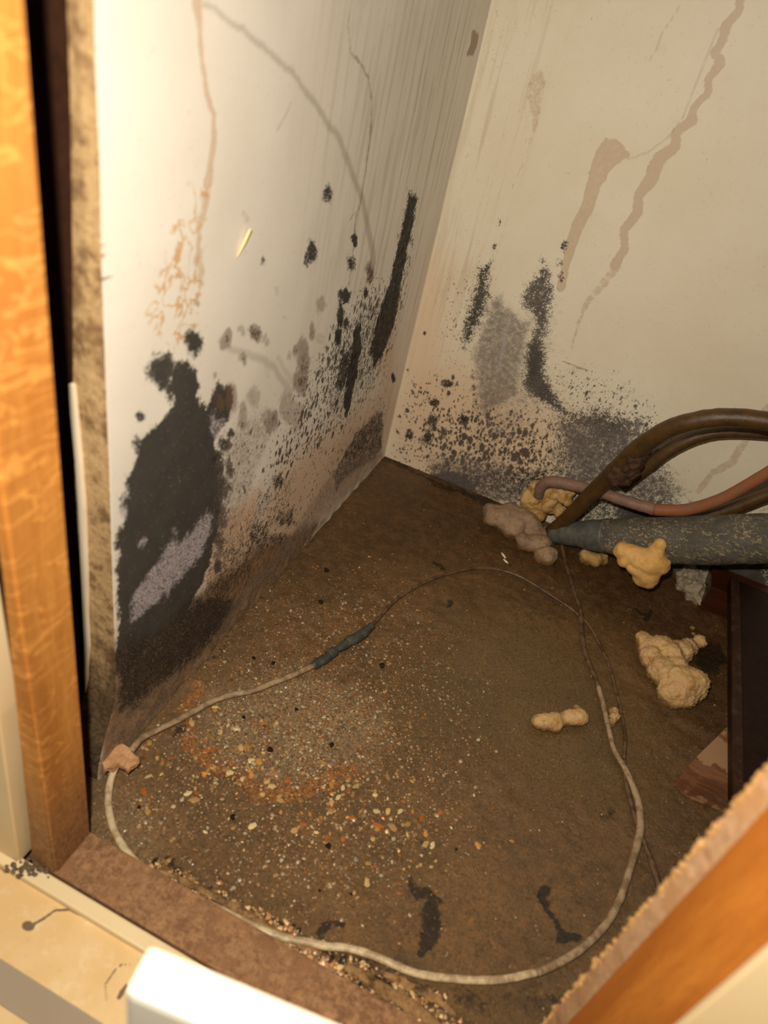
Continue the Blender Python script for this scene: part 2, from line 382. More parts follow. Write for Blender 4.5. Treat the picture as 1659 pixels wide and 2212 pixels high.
# big black colony
L.poly('mold_shade', [(372,795),(400,783),(428,790),(432,830),(424,868),(448,884),(468,838),(498,832),(506,868),(484,915),(462,948),(482,1000),(478,1080),(470,1140),(452,1210),(436,1262),(400,1330),(345,1372),(300,1420),(262,1500),(252,1450),(254,1160),(272,1100),(276,1020),(308,955),(342,912),(376,884),(364,835)], 1.15, .005)
L.poly('haze', [(470,1000),(500,940),(560,900),(560,1000),(520,1100),(480,1200),(450,1260)], .55, .012)
for e in [(418,742,17,27,1),(350,798,25,34,1.05),(310,898,13,15,.8),(710,416,10,21,.8),(672,548,13,25,.8),(570,565,6,11,.6),(765,518,8,14,.9),(760,567,10,20,.8),(744,640,14,12,.95),(735,680,8,30,.9),(748,700,8,18,.8),(730,728,9,22,1),(790,632,6,16,.9),(550,725,12,18,.6),(800,590,9,22,.6),(850,815,5,10,1.1),(426,664,4,8,.6),(655,800,14,34,.45),(600,1040,14,22,.7)]:
    L.ell('mold_shade', *e, soft=.65)
for e in [(488,738,15,20,.8),(524,710,12,16,.55),(552,724,15,20,.7),(570,735,10,18,.5),(526,770,9,16,.6),(527,478,9,16,.4),(598,632,5,9,.35),(618,685,5,7,.35),(548,855,18,26,.5),(525,900,14,34,.6),(575,800,10,18,.3),(652,640,2,3,.3),(692,662,12,20,.55),(676,715,10,22,.7),(644,752,8,16,.7),(628,762,7,12,.5),(692,730,9,18,.4),(655,775,14,45,.7),(650,825,16,28,.75),(690,770,8,24,.3),(585,910,16,26,.7),(620,880,20,40,.55),(640,900,18,40,.5),(500,860,16,34,.75),(800,585,10,26,.7),(540,930,12,30,.35),(470,870,10,20,.6),(468,815,6,10,.6)]:
    L.ell('colony', *e, soft=.45)
# dark streaks near the inner corner
L.poly('mold_shade', [(882,410),(900,430),(896,462),(886,520),(872,585),(862,645),(850,705),(828,765),(805,802),(798,760),(812,700),(828,645),(846,596),(858,535),(872,470),(878,440)], .86, .006)
L.poly('dots', [(880,400),(905,430),(890,560),(866,700),(830,800),(790,800),(850,560)], .7, .008)
L.poly('mold_shade', [(766,700),(780,700),(778,760),(766,830),(748,900),(742,880),(752,800)], 1.05, .004)
L.poly('mold_shade', [(735,760),(762,740),(756,800),(738,850),(720,830)], .75, .006)
L.poly('dots', [(470,1000),(560,880),(650,810),(710,700),(790,610),(862,590),(862,700),(838,900),(828,985),(770,1040),(660,1150),(560,1280),(480,1320),(462,1180)], .42, .02)
L.poly('dots', [(640,860),(720,690),(800,600),(860,600),(845,760),(800,860),(740,940),(620,1030),(560,1040)], .78, .018)
L.poly('mold_shade', [(700,790),(790,640),(850,640),(842,720),(800,830),(740,900),(690,880)], .42, .015)
L.poly('mold_shade', [(826,972),(800,1000),(770,1020),(740,1040),(722,1080),(718,1020),(740,985),(770,930),(800,900),(830,880)], .62, .008)
L.poly('mold_shade', [(560,1060),(640,1010),(620,1100),(560,1180),(520,1260),(470,1320),(440,1330),(480,1200)], .4, .01)
L.ell('mold_shade', 560, 1160, 28, 40, .6, .6); L.ell('mold_shade', 620, 1120, 25, 22, .6, .6); L.ell('mold_shade', 590, 1165, 30, 14, .55, .6)
L.poly('dots', [(455,900),(500,860),(560,900),(545,1060),(500,1180),(450,1290),(455,1100)], .55, .014)
for e in [(486,960,14,26),(496,1010,12,22),(482,1060,16,26),(478,1120,14,28),(470,1170,16,26),(300,965,18,22),(280,1035,16,24),(268,1090,14,26),(500,930,9,14),(470,1225,12,20)]: L.ell('mold_shade', *e, .8, .7)
L.ell('mold_shade', 488, 738, 5, 7, .5, .6); L.ell('mold_shade', 526, 772, 4, 6, .5, .6); L.ell('mold_shade', 644, 752, 3, 6, .5, .6); L.ell('mold_shade', 676, 716, 4, 8, .5, .6); L.ell('mold_shade', 650, 830, 6, 12, .6, .6); L.ell('mold_shade', 585, 912, 6, 10, .55, .6)
L.poly('peach', [(480,1300),(600,1020),(700,930),(828,850),(828,985),(700,1120),(560,1280),(440,1440)], .75, .03)
L.poly('peach', [(820,700),(860,620),(850,960),(826,985)], .5, .02)
L.poly('haze', [(480,950),(560,870),(600,900),(560,1010),(500,1200),(470,1250)], .5, .01)
L.poly('haze', [(740,990),(828,960),(828,985),(740,1075),(640,1180),(500,1340),(470,1380),(500,1300),(620,1160)], .55, .006)
L.poly('dust', [(190,1300),(250,1395),(330,1370),(430,1280),(560,1180),(700,1120),(620,1240),(450,1445),(300,1600),(205,1700)], 1.0, .014)
L.poly('mold_shade', [(252,1360),(330,1350),(420,1290),(480,1270),(520,1300),(440,1410),(350,1480),(280,1540),(252,1550)], .78, .016)
L.poly('mold_shade', [(440,1180),(500,1150),(560,1160),(540,1240),(480,1300),(430,1310)], .5, .014)
L.poly('peach', [(470,1120),(560,1060),(560,1200),(480,1290),(430,1300)], .9, .012)
L.poly('pale', [(442,1105),(456,1120),(448,1160),(430,1205),(395,1245),(372,1275),(335,1305),(300,1335),(276,1352),(280,1300),(312,1250),(345,1215),(350,1190),(372,1170),(398,1165),(420,1140)], .85, .006)
for e in [(308,1180,8,12,.7),(380,1150,7,10,.6),(470,920,14,22,.75),(462,900,8,12,.6),(262,1110,8,18,.8)]: L.ell('pale', *e, soft=.6)
# tan water marks
L.line('tan', [(425,0),(432,60),(440,140),(448,200),(464,250),(462,300),(455,350),(448,390)], [26,14,10,10,9,12,16,22], .62)
L.line('dark', [(432,40),(440,140),(448,200),(465,250),(460,330)], 3, .35)
L.poly('ring', [(400,400),(460,390),(445,480),(440,600),(430,720),(380,760),(330,720),(320,650),(350,560),(370,480)], .8, .01)
L.poly('tan', [(430,400),(460,400),(442,480),(436,620),(425,700),(412,600),(418,480)], .5, .005)
L.line('dark', [(762,0),(752,60),(758,110),(775,130),(795,170),(803,220),(800,290),(790,370),(778,440),(768,470),(762,560),(752,620)], [3,5,4,5,4,5,7,4,4,4,3,3], .62)
L.line('dark', [(758,120),(750,160),(745,190)], 4, .45); L.line('dark', [(778,450),(762,465),(750,482)], 3, .55)
L.line('dark', [(795,0),(785,20)], 4, .5); L.line('dark', [(900,60),(885,150),(870,240)], 3, .4)
L.line('dark', [(1022,70),(1024,95),(1012,112)], [5,14,5], 1.0)
L.line('dark', [(722,210),(715,235)], 3, .5); L.line('dark', [(735,240),(728,255)], 4, .4)
L.line('scratch', [(440,10),(520,60),(590,120),(640,170),(690,240),(730,300),(760,370),(785,440),(800,520),(808,570)], 6.5, .8)
L.line('scratch', [(490,752),(540,765),(590,790),(630,850)], 7, .6); L.line('scratch', [(600,770),(640,840)], 5, .4); L.line('scratch', [(625,225),(600,280)], 3, .6)
L.poly('streak', [(700,0),(1045,0),(860,900),(830,985),(760,1000),(690,600)], .55, .06)
L.poly('streak', [(880,0),(1045,0),(900,680),(860,700)], .9, .03)
L.off = 0.0006*(vnoise(L.U, L.V, 30, 3)-.5)
# nibbled, swollen foot of the panel
L.off += np.where(L.V < .03, .0015*(1-L.V/.03)*vnoise(L.U, L.V, 90, 8), 0)
wl = L.build('wall_left', M['wall_l'], flip=False); tag(wl, 'white melamine left side panel covered in black mould and tan water marks', kind='structure')

B = Plane(1, YB, 0, 2, XL-.002, .46, 0, .56, .0016)
for c in ('streak', 'peach', 'tan', 'ring', 'dark', 'scratch', 'dust', 'mold_shade', 'dots', 'colony', 'haze', 'pale'): B.ch(c)
B.poly('mold_shade', [(1060,562),(1062,600),(1052,660),(1030,710),(1005,760),(992,740),(1005,680),(1022,620),(1035,580)], .78, .010)
B.poly('haze', [(1015,790),(1190,800),(1195,880),(1120,960),(1040,950),(1015,860)], .45, .016)
B.poly('haze', [(1140,640),(1200,650),(1200,760),(1130,760)], .5, .012)
B.line('pale', [(1098,690),(1085,760),(1078,800)], 9, .5)
B.poly('dots', [(930,860),(1060,880),(1200,930),(1200,1070),(1000,1060),(920,980)], .95, .015)
B.poly('mold_shade', [(1010,880),(1100,900),(1180,960),(1180,1060),(1050,1060),(960,980)], .3, .02)
B.poly('mold_shade', [(1180,780),(1230,780),(1290,800),(1370,840),(1420,900),(1280,870)], .22, .02)
B.poly('mold_shade', [(1240,890),(1300,880),(1380,900),(1370,960),(1270,960)], .75, .016)
B.ell('mold_shade', 1068, 530, 6, 10, .6, .6); B.ell('mold_shade', 1078, 480, 5, 8, .5, .6)
B.poly('haze', [(1062,640),(1080,640),(1120,690),(1150,690),(1130,790),(1120,860),(1040,900),(1020,760)], .78, .008)
B.poly('mold_shade', [(1020,770),(1030,840),(1045,900),(1032,900),(1018,840)], .6, .006)
B.poly('mold_shade', [(1172,555),(1188,580),(1200,620),(1190,690),(1182,740),(1180,800),(1210,860),(1250,900),(1290,930),(1220,900),(1170,870),(1130,850),(1128,800),(1145,740),(1155,690),(1126,660),(1140,610),(1160,590)], .72, .009)
B.poly('mold_shade', [(1140,740),(1165,720),(1175,800),(1200,860),(1170,865),(1130,830)], 1.0, .009)
B.poly('haze', [(1140,610),(1190,600),(1195,680),(1130,670)], .6, .008)
B.ell('mold_shade', 1217, 530, 9, 12, .6, .7); B.ell('mold_shade', 1205, 565, 9, 12, .5, .7); B.ell('mold_shade', 1210, 600, 8, 12, .5, .7)
B.poly('mold_shade', [(1190,870),(1290,880),(1390,900),(1400,960),(1340,1010),(1420,1050),(1400,1085),(1250,1060),(1200,1000),(1210,930)], .62, .018)
B.poly('haze', [(1200,900),(1290,890),(1380,910),(1390,970),(1480,1060),(1460,1085),(1300,1075),(1220,1030)], .8, .02)
B.poly('mold_shade', [(1180,800),(1300,800),(1400,850),(1420,900),(1300,890),(1200,860)], .28, .02)
B.poly('mold_shade', [(925,985),(1000,1000),(1070,990),(1140,1010),(1200,1000),(1210,1080),(1100,1092),(1020,1075),(930,1050)], .52, .014)
B.poly('haze', [(925,975),(1010,985),(1100,990),(1130,1060),(1060,1095),(930,1040)], .6, .015)
B.poly('mold_shade', [(930,1020),(980,1015),(1030,1045),(1050,1090),(930,1065)], .95, .007)
B.poly('dots', [(880,820),(980,790),(1040,860),(1180,870),(1230,930),(1220,1060),(1000,1080),(840,1000)], .62, .02)
B.poly('dots', [(1180,790),(1300,800),(1400,860),(1450,930),(1440,1050),(1260,1060),(1200,960)], .5, .02)
B.poly('dots', [(950,600),(1060,560),(1060,700),(1000,800),(930,800)], .35, .02)
for e in [(885,800,4,5),(888,845,4,5),(878,887,5,6),(883,938,9,11),(862,900,4,5),(965,830,12,10),(940,868,12,10),(1005,905,9,8),(935,910,12,18),(925,945,14,16),(860,935,4,5),(1150,820,10,8),(918,720,4,6),(905,845,4,5)]: B.ell('mold_shade', *e, .75, .6)
B.ell('dust', 1240, 795, 22, 12, .3, .6); B.line('dark', [(1215,780),(1270,800)], 6, .7)
B.poly('peach', [(905,520),(960,600),(960,780),(1150,870),(1240,900),(1200,1070),(1000,1080),(835,990),(860,820)], .62, .035)
B.poly('streak', [(1040,0),(1220,0),(1150,200),(1080,480),(1000,760),(880,780)], .55, .03)
B.poly('dots', [(1040,0),(1250,0),(1160,120),(1050,330),(960,600),(930,600)], .16, .03)
# drips
B.line('dark', [(1140,190),(1133,230),(1143,290),(1130,325),(1127,360),(1108,400),(1105,440),(1095,480),(1080,520),(1070,560),(1062,610),(1050,660)], [5,4,4,5,5,3,6,5,5,4,3,3], .5)
B.poly('tan', [(1138,165),(1170,130),(1190,170),(1165,260),(1150,330),(1130,340),(1145,280),(1136,220)], .42, .004)
B.ell('dark', 1142, 185, 7, 14, .45, .7)
B.line('tan', [(1320,330),(1300,355),(1282,400),(1268,450),(1248,490),(1232,530),(1222,570),(1212,620)], [60,50,36,30,30,26,20,22], .6, .25)
B.line('tan', [(1352,335),(1330,325),(1310,300)], [20,14,8], .5, .3)
B.line('scratch', [(1355,345),(1400,330),(1440,300),(1475,255),(1505,180),(1530,120),(1550,60)], 3.5, .55)
wz = []
for i, (x, y, w_) in enumerate([(1605,0,26),(1590,28,22),(1575,55,26),(1560,85,24),(1548,115,22),(1552,140,26),(1535,170,18),(1527,200,20),(1505,235,18),(1488,262,26),(1470,290,24),(1450,318,26),(1425,350,34),(1400,385,34),(1385,420,26),(1370,460,26),(1355,500,22),(1345,540,22),(1335,575,24)]): wz.append((x, y, w_))
B.line('tan', [(x+(rnd.uniform(3, 10) if i % 2 else -rnd.uniform(3, 10)), y+rnd.uniform(-5, 5)) for i, (x, y, w_) in enumerate(wz)], [w_ for *_, w_ in wz], .55, .25)
B.line('tan', [(1335,575),(1305,610),(1270,650),(1248,700),(1235,750)], [26,30,18,12,10], .42, .6)
B.line('dark', [(1290,620),(1300,600),(1320,590)], [8,10,6], .45)
B.line('scratch', [(1470,10),(1440,60),(1405,130)], 3, .5)
B.line('tan', [(1659,880),(1620,940),(1580,1000),(1540,1020),(1510,1060)], [26,22,24,20,20], .45, .4)
B.line('tan', [(1265,700),(1245,760)], 8, .3)
B.line('mold_shade', [(1022,72),(1020,100)], 10, .8)
B.poly('mold_shade', [(1190,880),(1290,870),(1400,900),(1440,1000),(1480,1090),(1659,1110),(1659,1330),(1200,1200),(1180,1000)], .58, .02)
B.poly('mold_shade', [(1340,1085),(1480,1120),(1659,1120),(1659,1330),(1300,1250)], 1.1, .015)  # dark wall mould plus the grey pipe's shadow, painted in one patch
B.poly('mold_shade', [(930,990),(1000,1010),(1080,1000),(1180,1020),(1200,1100),(1000,1090),(920,1050)], .6, .012)
B.off = 0.0006*(vnoise(B.U, B.V, 20, 4)-.5)
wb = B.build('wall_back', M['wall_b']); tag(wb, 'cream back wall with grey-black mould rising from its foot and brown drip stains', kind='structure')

Fl = Plane(2, 0.0, 0, 1, -.30, .52, .10, .74, .0019, 1.6); Fl.lw = 1.1
for c in ('deep', 'murk', 'pale', 'rust', 'crumb', 'grit', 'black'): Fl.ch(c)
Fl.poly('deep', [(830,985),(1100,1090),(1659,1100),(1659,1500),(1540,1760),(1480,1560),(1340,1380),(1200,1290),(960,1230),(700,1250),(640,1230),(720,1100)], 1.0, .06)
Fl.poly('deep', [(1420,1500),(1659,1500),(1659,2000),(1430,2100),(1400,1800)], .6, .06)
Fl.poly('murk', [(880,1400),(1100,1330),(1250,1400),(1400,1560),(1400,1750),(1250,1760),(1050,1660),(860,1620),(840,1500)], 1.0, .035)
Fl.poly('pale', [(430,1500),(640,1440),(820,1520),(840,1600),(740,1680),(580,1690),(440,1600)], .9, .015)
Fl.poly('pale', [(200,1800),(230,1700),(320,1720),(330,1850),(260,1850)], .6, .02)
Fl.line('rust', [(420,1480),(400,1560),(420,1620),(480,1670),(560,1700),(640,1705),(760,1660)], [30,40,30,30,40,36,40], .8, .6)
Fl.poly('rust', [(480,1640),(640,1690),(620,1770),(500,1740)], .5, .02)
Fl.poly('rust', [(850,1900),(1300,1850),(1300,2000),(1100,2212),(900,2150)], .40, .05)
Fl.poly('grit', [(520,1330),(820,1250),(1000,1500),(1000,1750),(850,1900),(600,2000),(250,1800),(260,1650),(420,1500)], .9, .05)
Fl.line('crumb', [(330,1870),(450,1930),(600,2010),(760,2110),(900,2190),(960,2240)], [20,34,40,60,90,110], .9, .5)
Fl.line('black', [(350,1865),(385,1890)], [22,26], .9); Fl.line('black', [(470,1905),(560,1970),(660,2030),(780,2080),(920,2190),(1000,2212)], [10,10,40,60,50,70], .62, .6)
Fl.line('black', [(890,1895),(905,1920),(950,1945)], [12,22,18], .8); Fl.line('black', [(930,1955),(932,2000),(915,2050),(900,2080)], [26,40,26,12], 1.0)
Fl.line('black', [(1183,1915),(1182,1960),(1190,2000),(1225,2028),(1250,2030)], [20,22,10,24,16], 1.0)
Fl.line('black', [(700,2020),(715,1998),(745,1995)], [16,22,18], .8)
Fl.line('black', [(940,2105),(1050,2170),(1200,2180),(1240,2120)], [40,60,50,20], .5, .7)
Fl.line('black', [(1285,1750),(1300,1770),(1325,1745)], [14,26,12], .6); Fl.ell('black', 388, 1576, 18, 12, .9)
Fl.line('black', [(940,1215),(965,1228)], [16,14], .9); Fl.ell('black', 970, 1303, 10, 9, .75); Fl.ell('black', 865, 1520, 20, 40, .35)
Fl.line('black', [(1375,1320),(1400,1335),(1410,1320)], [12,24,10], .85); Fl.ell('black', 1535, 1420, 38, 42, .75); Fl.ell('black', 1425, 1540, 30, 30, .45)
Fl.line('black', [(820,985),(880,1010),(960,1050),(1060,1085)], [24,20,14,26], .7); Fl.line('black', [(830,1000),(640,1200),(440,1450)], 7, .55)
Fl.ell('black', 740, 1665, 26, 12, .45); Fl.ell('black', 1110, 1720, 18, 12, .4); Fl.ell('black', 900, 1815, 14, 8, .5)
rel = 0.0022*(vnoise(Fl.U, Fl.V, 28, 1)-.5)+0.0016*(vnoise(Fl.U, Fl.V, 80, 2)-.5)+.001*(vnoise(Fl.U, Fl.V, 220, 9)-.5)
rel = rel*(1-.8*Fl.f['murk'])*(1-.55*Fl.f['deep'])
rel += .0020*sm(.3, .9, Fl.f['crumb'])*vnoise(Fl.U, Fl.V, 260, 6) + .0008*Fl.f['rust']
Fl.off = rel - .001
fo = Fl.build('floor', M['floor']); tag(fo, 'wet brown gritty cabinet floor', kind='structure')
def fz(x, y): return 0.0005

# chipboard core of the left panel: raw front edge and white banding (parts of the panel)
def strip_edge(name, ya, xa, xb, z0, z1, mat, parent, jag, n=900, depth=.03, foot=True):
    bm = bmesh.new(); prev = None
    for i in range(n+1):
        z = z0+(z1-z0)*i/n
        fy = ya-(.020*(1-min(1, z/.075))**2*(3-2*(1-min(1, z/.075))) if foot else 0)
        xb = -.2187+.0104*sm(.18, .43, z)
        j = jag*(mnoise.noise(Vector((z*500, ya*90, 1)))+.8*mnoise.noise(Vector((z*900, 2, xa*70))))
        j2 = jag*(mnoise.noise(Vector((z*260, 7, xb*30))))
        row = [bm.verts.new((xa-.001, fy+depth, z)), bm.verts.new((xa+min(j, .0007), fy+j*.3-.0003, z)), bm.verts.new(((xa+xb)/2, fy-.0006+j2*.6, z)), bm.verts.new((xb+j2*.4, fy+.0004, z)), bm.verts.new((xb+j2*.4, fy+depth, z))]
        if prev:
            for k in range(4): bm.faces.new((prev[k], prev[k+1], row[k+1], row[k]))
            bm.faces.new((prev[4], prev[0], row[0], row[4]))
        else: bm.faces.new(row[::-1])
        prev = row
    bm.faces.new(prev); bmesh.ops.recalc_face_normals(bm, faces=bm.faces)
    return obj(name, bm, mat, parent)
ce = strip_edge('chipboard_edge', .2322, XL-.0005, -.2095, 0.0, .56, M['chip'], wl, .0006)
bm = bmesh.new()
P = [onax(x, y, 1, .2295) for x, y in [(160,835),(163,900),(172,1000),(178,1100),(184,1250),(187,1330),(190,1400),(189,1450),(193,1505)]]
wd_ = [.0018,.0028,.0030,.0034,.0034,.0026,.0028,.0018,.0004]
prev = None
for p, q in zip(P, wd_):
    row = [bm.verts.new((p.x-.0028, p.y, p.z)), bm.verts.new((p.x-.0028+q, p.y-.0006, p.z)), bm.verts.new((p.x-.0028+q, p.y+.0024, p.z)), bm.verts.new((p.x-.0028, p.y+.0024, p.z))]
    if prev:
        for k in range(4): bm.faces.new((prev[k], prev[(k+1) % 4], row[(k+1) % 4], row[k]))
    prev = row
bmesh.ops.recalc_face_normals(bm, faces=bm.faces)
e = obj('edge_banding', bm, M['banding'], ce); e['label'] = 'peeling white edge banding'

outer = box('wall_outer_shade', -.262, -.250, .10, .70, -.004, .60, M['dark']); tag(outer, 'added dark boards standing in for gap shade behind the left panel', kind='structure')  # added dark backing so the gap behind the left post reads as shade
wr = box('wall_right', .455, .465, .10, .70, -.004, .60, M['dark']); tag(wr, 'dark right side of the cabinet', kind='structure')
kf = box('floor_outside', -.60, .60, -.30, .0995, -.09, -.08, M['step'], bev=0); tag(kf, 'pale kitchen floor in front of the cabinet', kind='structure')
box_side = box('wall_side_shade', -.250, -.2215, .2400, .250, 0, .56, M['dark'], bev=0); tag(box_side, 'added dark filler standing in for gap shade beside the panel edge', kind='structure')  # added filler, its dark colour stands in for shade in the gap

# ------------------------------------------------------------------ face frame
RZ = .015
ff = empty('face_frame', (0, .163, 0)); tag(ff, 'wooden cabinet face frame with dusty bottom rail, raw orange posts and cream painted front', 'frame')
o = box('bottom_rail', -.1885, .170, .1490, .1770, .0, RZ, M['rail'], ff, .0010)
bm = bmesh.new(); prev = None
for z, xl in ((RZ+.0002, -.1890), (.24, -.1787), (.60, -.1787)):
    row = [bm.verts.new(p) for p in ((xl, .1490, z), (-.1714, .1490, z), (-.1714, .1772, z), (xl, .1772, z))]
    if prev:
        for k in range(4): bm.faces.new((prev[k], prev[(k+1) % 4], row[(k+1) % 4], row[k]))
    else: bm.faces.new(row[::-1])
    prev = row
bm.faces.new(prev); bmesh.ops.recalc_face_normals(bm, faces=bm.faces)
bmesh.ops.bevel(bm, geom=[e for e in bm.edges if abs((e.verts[0].co-e.verts[1].co).normalized().z) > .9], offset=.0016, segments=3, affect='EDGES')
o = obj('post', bm, M['oak'], ff); o['label'] = 'left orange wood post'
o = prism('post', [(.0965, .1835), (.1070, .1535), (.168, .1535), (.168, .1900), (.0975, .1895)], RZ+.0002, .60, M['oak_r'], ff, .0012); o['label'] = 'right orange wood post with crumbling edge'; rpost = o
o = box('painted_facing', .1072, .200, .1500, .1533, RZ+.0002, .60, M['cream2'], ff, .0008)
bm = bmesh.new(); prev = None
for z, xr in ((.0146, -.1930), (.15, -.1872), (.60, -.1872)):
    row = [bm.verts.new(p) for p in ((-.262, .1445, z), (xr, .1445, z), (xr, .1560, z), (-.262, .1560, z))]
    if prev:
        for k in range(4): bm.faces.new((prev[k], prev[(k+1) % 4], row[(k+1) % 4], row[k]))
    else: bm.faces.new(row[::-1])
    prev = row
bm.faces.new(prev); bmesh.ops.recalc_face_normals(bm, faces=bm.faces)
bmesh.ops.bevel(bm, geom=[e for e in bm.edges if abs((e.verts[0].co-e.verts[1].co).normalized().z) > .9], offset=.0010, segments=2, affect='EDGES')
o = obj('painted_facing', bm, M['cream2'], ff)
o = box('gap_shade', -.2050, -.1800, .1780, .185, RZ, .60, M['dark'], ff, 0)  # dark strip painted in place of the shadow between left post and facing
# dusty chipboard strip and its crumbling edge down the back of the right post
M['band'] = m_speck('dusty_band', rgb(168, 130, 96), rgb(186, 150, 116), rgb(146, 104, 74), 300, bump=.5, big=rgb(176, 132, 88))
bm = bmesh.new(); prev = None; n = 500
for i in range(n+1):
    z = RZ+.001+(.45)*i/n
    a = .0003*mnoise.noise(Vector((z*120, 1, 2))); b = .0004*mnoise.noise(Vector((z*60, 9, 2)))
    row = [bm.verts.new(p) for p in ((.0922+a, .1900+a, z), (.0966, .1826+b, z), (.0990, .1850, z), (.0976, .1925, z), (.0945+b, .1930+a, z))]
    if prev:
        for k in range(5): bm.faces.new((prev[k], prev[(k+1) % 5], row[(k+1) % 5], row[k]))
    else: bm.faces.new(row[::-1])
    prev = row
bm.faces.new(prev); bmesh.ops.recalc_face_normals(bm, faces=bm.faces)
obj('dusty_band', bm, M['band'], rpost)
bm = bmesh.new()
for i in range(1100):
    z = rnd.uniform(RZ+.002, .44); cl = mnoise.noise(Vector((z*110, 3, 3)))+.5*mnoise.noise(Vector((z*300, 8, 3)))
    if rnd.random() > .55+cl: continue
    r = (.0003+.0010*rnd.random()**1.6)*(1+.5*max(0, cl)); t = abs(rnd.gauss(0, .5))
    c = Vector((.0920, .1900, z))+Vector((-.0008*max(0, cl)-.0002, .0010*max(0, cl), 0))*rnd.random()+Vector((.0006*t, -.0010*t, 0))
    bmesh.ops.create_icosphere(bm, subdivisions=1, radius=r, matrix=Matrix.Translation(c) @ Matrix.Rotation(rnd.random()*6, 4, 'X') @ Matrix.Diagonal((1, rnd.uniform(.6, 1.2), rnd.uniform(.7, 1.4), 1)))
for v in bm.verts: v.co += Vector((mnoise.noise(v.co*1500), mnoise.noise(v.co*1500+Vector((4, 0, 0))), mnoise.noise(v.co*1500+Vector((0, 4, 0)))))*.00025
bmesh.ops.recalc_face_normals(bm, faces=bm.faces)
o = obj('crumbling_edge', bm, M['chip_d'], rpost)

# cream ledge outside the rail
def m_ledge():
    k = NT('cream_ledge'); n = k.noise(70, 7, .75); g = k.noise(24, 4)
    base = k.mix(k.ss(g, .35, .65), rgb(232, 202, 152), rgb(224, 190, 134))
    base = k.mix(k.ss(n, .52, .68, 0, .6), base, rgb(240, 222, 184)); base = k.mix(k.ss(k.noise(200, 6, .8), .6, .72, 0, .5), base, rgb(150, 112, 74))
    d = k.ma('ADD', k.at('mark'), k.ma('MULTIPLY', k.ma('SUBTRACT', n, .5), .7))
    base = k.mix(k.ss(d, .35, .7, 0, .85), base, rgb(78, 62, 56))
    return k.fin(base, .55, n, .3, .001, spec=.35)
M['ledge'] = m_ledge()
lg = empty('sill_ledge', (-.15, .12, .01)); tag(lg, 'cream painted stepped sill with dark scuffs in front of the brown rail', 'ledge')
box('raised_lip', -.32, .35, .1395, .1478, -.02, .0145, M['cream2'], lg, .0012)
bm = bmesh.new()
pr_ = [(.1396, -.02), (.1396, .0095), (.1050, .0095), (.0925, -.0035), (.0925, -.02)]
a_ = [bm.verts.new((-.32, y, z)) for y, z in pr_]; b_ = [bm.verts.new((.35, y, z)) for y, z in pr_]
bm.faces.new(a_); bm.faces.new(b_[::-1])
for k in range(5): bm.faces.new((a_[k], b_[k], b_[(k+1) % 5], a_[(k+1) % 5]))
bmesh.ops.recalc_face_normals(bm, faces=bm.faces); obj('ledge_body', bm, M['step'], lg)
G = Plane(2, .0098, 0, 1, -.32, .10, .1052, .1394, .0010, .3)
G.ch('mark')
G.ell('mark', 62, 2001, 14, 10, 1.0); G.line('mark', [(70,1998),(95,1985),(120,1966),(150,1964),(175,1972),(200,1985)], [6,7,6,8,14,8], .85)
G.line('mark', [(284,2085),(262,2085),(240,2105),(228,2130),(230,2160)], [2,3,4,5,3], .9, .5); G.line('mark', [(275,2125),(262,2145),(256,2156)], [4,14,10], 1.0)
G.line('mark', [(0,1868),(15,1880),(50,1868),(62,1885)], [18,18,14,18], .7); G.line('mark', [(70,1885),(140,1930),(200,1975),(300,2040)], 10, .3)
o = G.build('ledge_top', M['ledge']); o.parent = lg; o.matrix_parent_inverse = Matrix.Translation(-Vector(lg.location))
box('lower_step', -.32, .35, .0700, .0924, -.02, -.0045, M['step'], lg, .0008)
G = Plane(2, -.0042, 0, 1, -.32, .10, .0702, .0924, .0010, .8); G.ch('mark')
G.line('mark', [(-60,2060),(0,2108),(57,2139),(85,2152),(120,2175),(165,2205),(230,2240)], [9,7,18,14,10,18,12], .9)
o = G.build('step_top', M['ledge']); o.parent = lg; o.matrix_parent_inverse = Matrix.Translation(-Vector(lg.location)); o['label'] = 'lower step with a black grime line'
bm = bmesh.new()
for i in range(90):
    q = onz(rnd.gauss(72, 26), rnd.gauss(1876, 8), RZ)
    if q.y > .1478: q.z = .0150
    bmesh.ops.create_icosphere(bm, subdivisions=1, radius=rnd.uniform(.0005, .0014), matrix=Matrix.Translation(q) @ Matrix.Diagonal((1.3, 1, .6, 1)))
M['fluff'] = m_speck('grey_fluff', rgb(120, 102, 84), rgb(150, 130, 106), rgb(88, 70, 56), 500, bump=1)
o = obj('dirt_clump', bm, M['fluff'], None, True); tag(o, 'small grey clump of dirt on the cream lip at the foot of the left post', 'dirt', kind='stuff')

# white door corner close to the camera
dz = .175
c0 = onz(322, 2034, dz); c2 = onz(746, 2212, dz); dd = (c2-c0).normalized(); dn = Vector((dd.y, -dd.x, 0))
dr = empty('cabinet_door', (c0.x+.1, c0.y, -.08)); tag(dr, 'glossy white cabinet door corner in the foreground, rising in front of the cream sill', 'door')
e0 = c0+dd*.34; th = .016
prism('door_panel', [tuple(p)[:2] for p in (c0+dn*th, e0+dn*th, e0, c0)], -.079, dz, M['white'], dr, .0034)

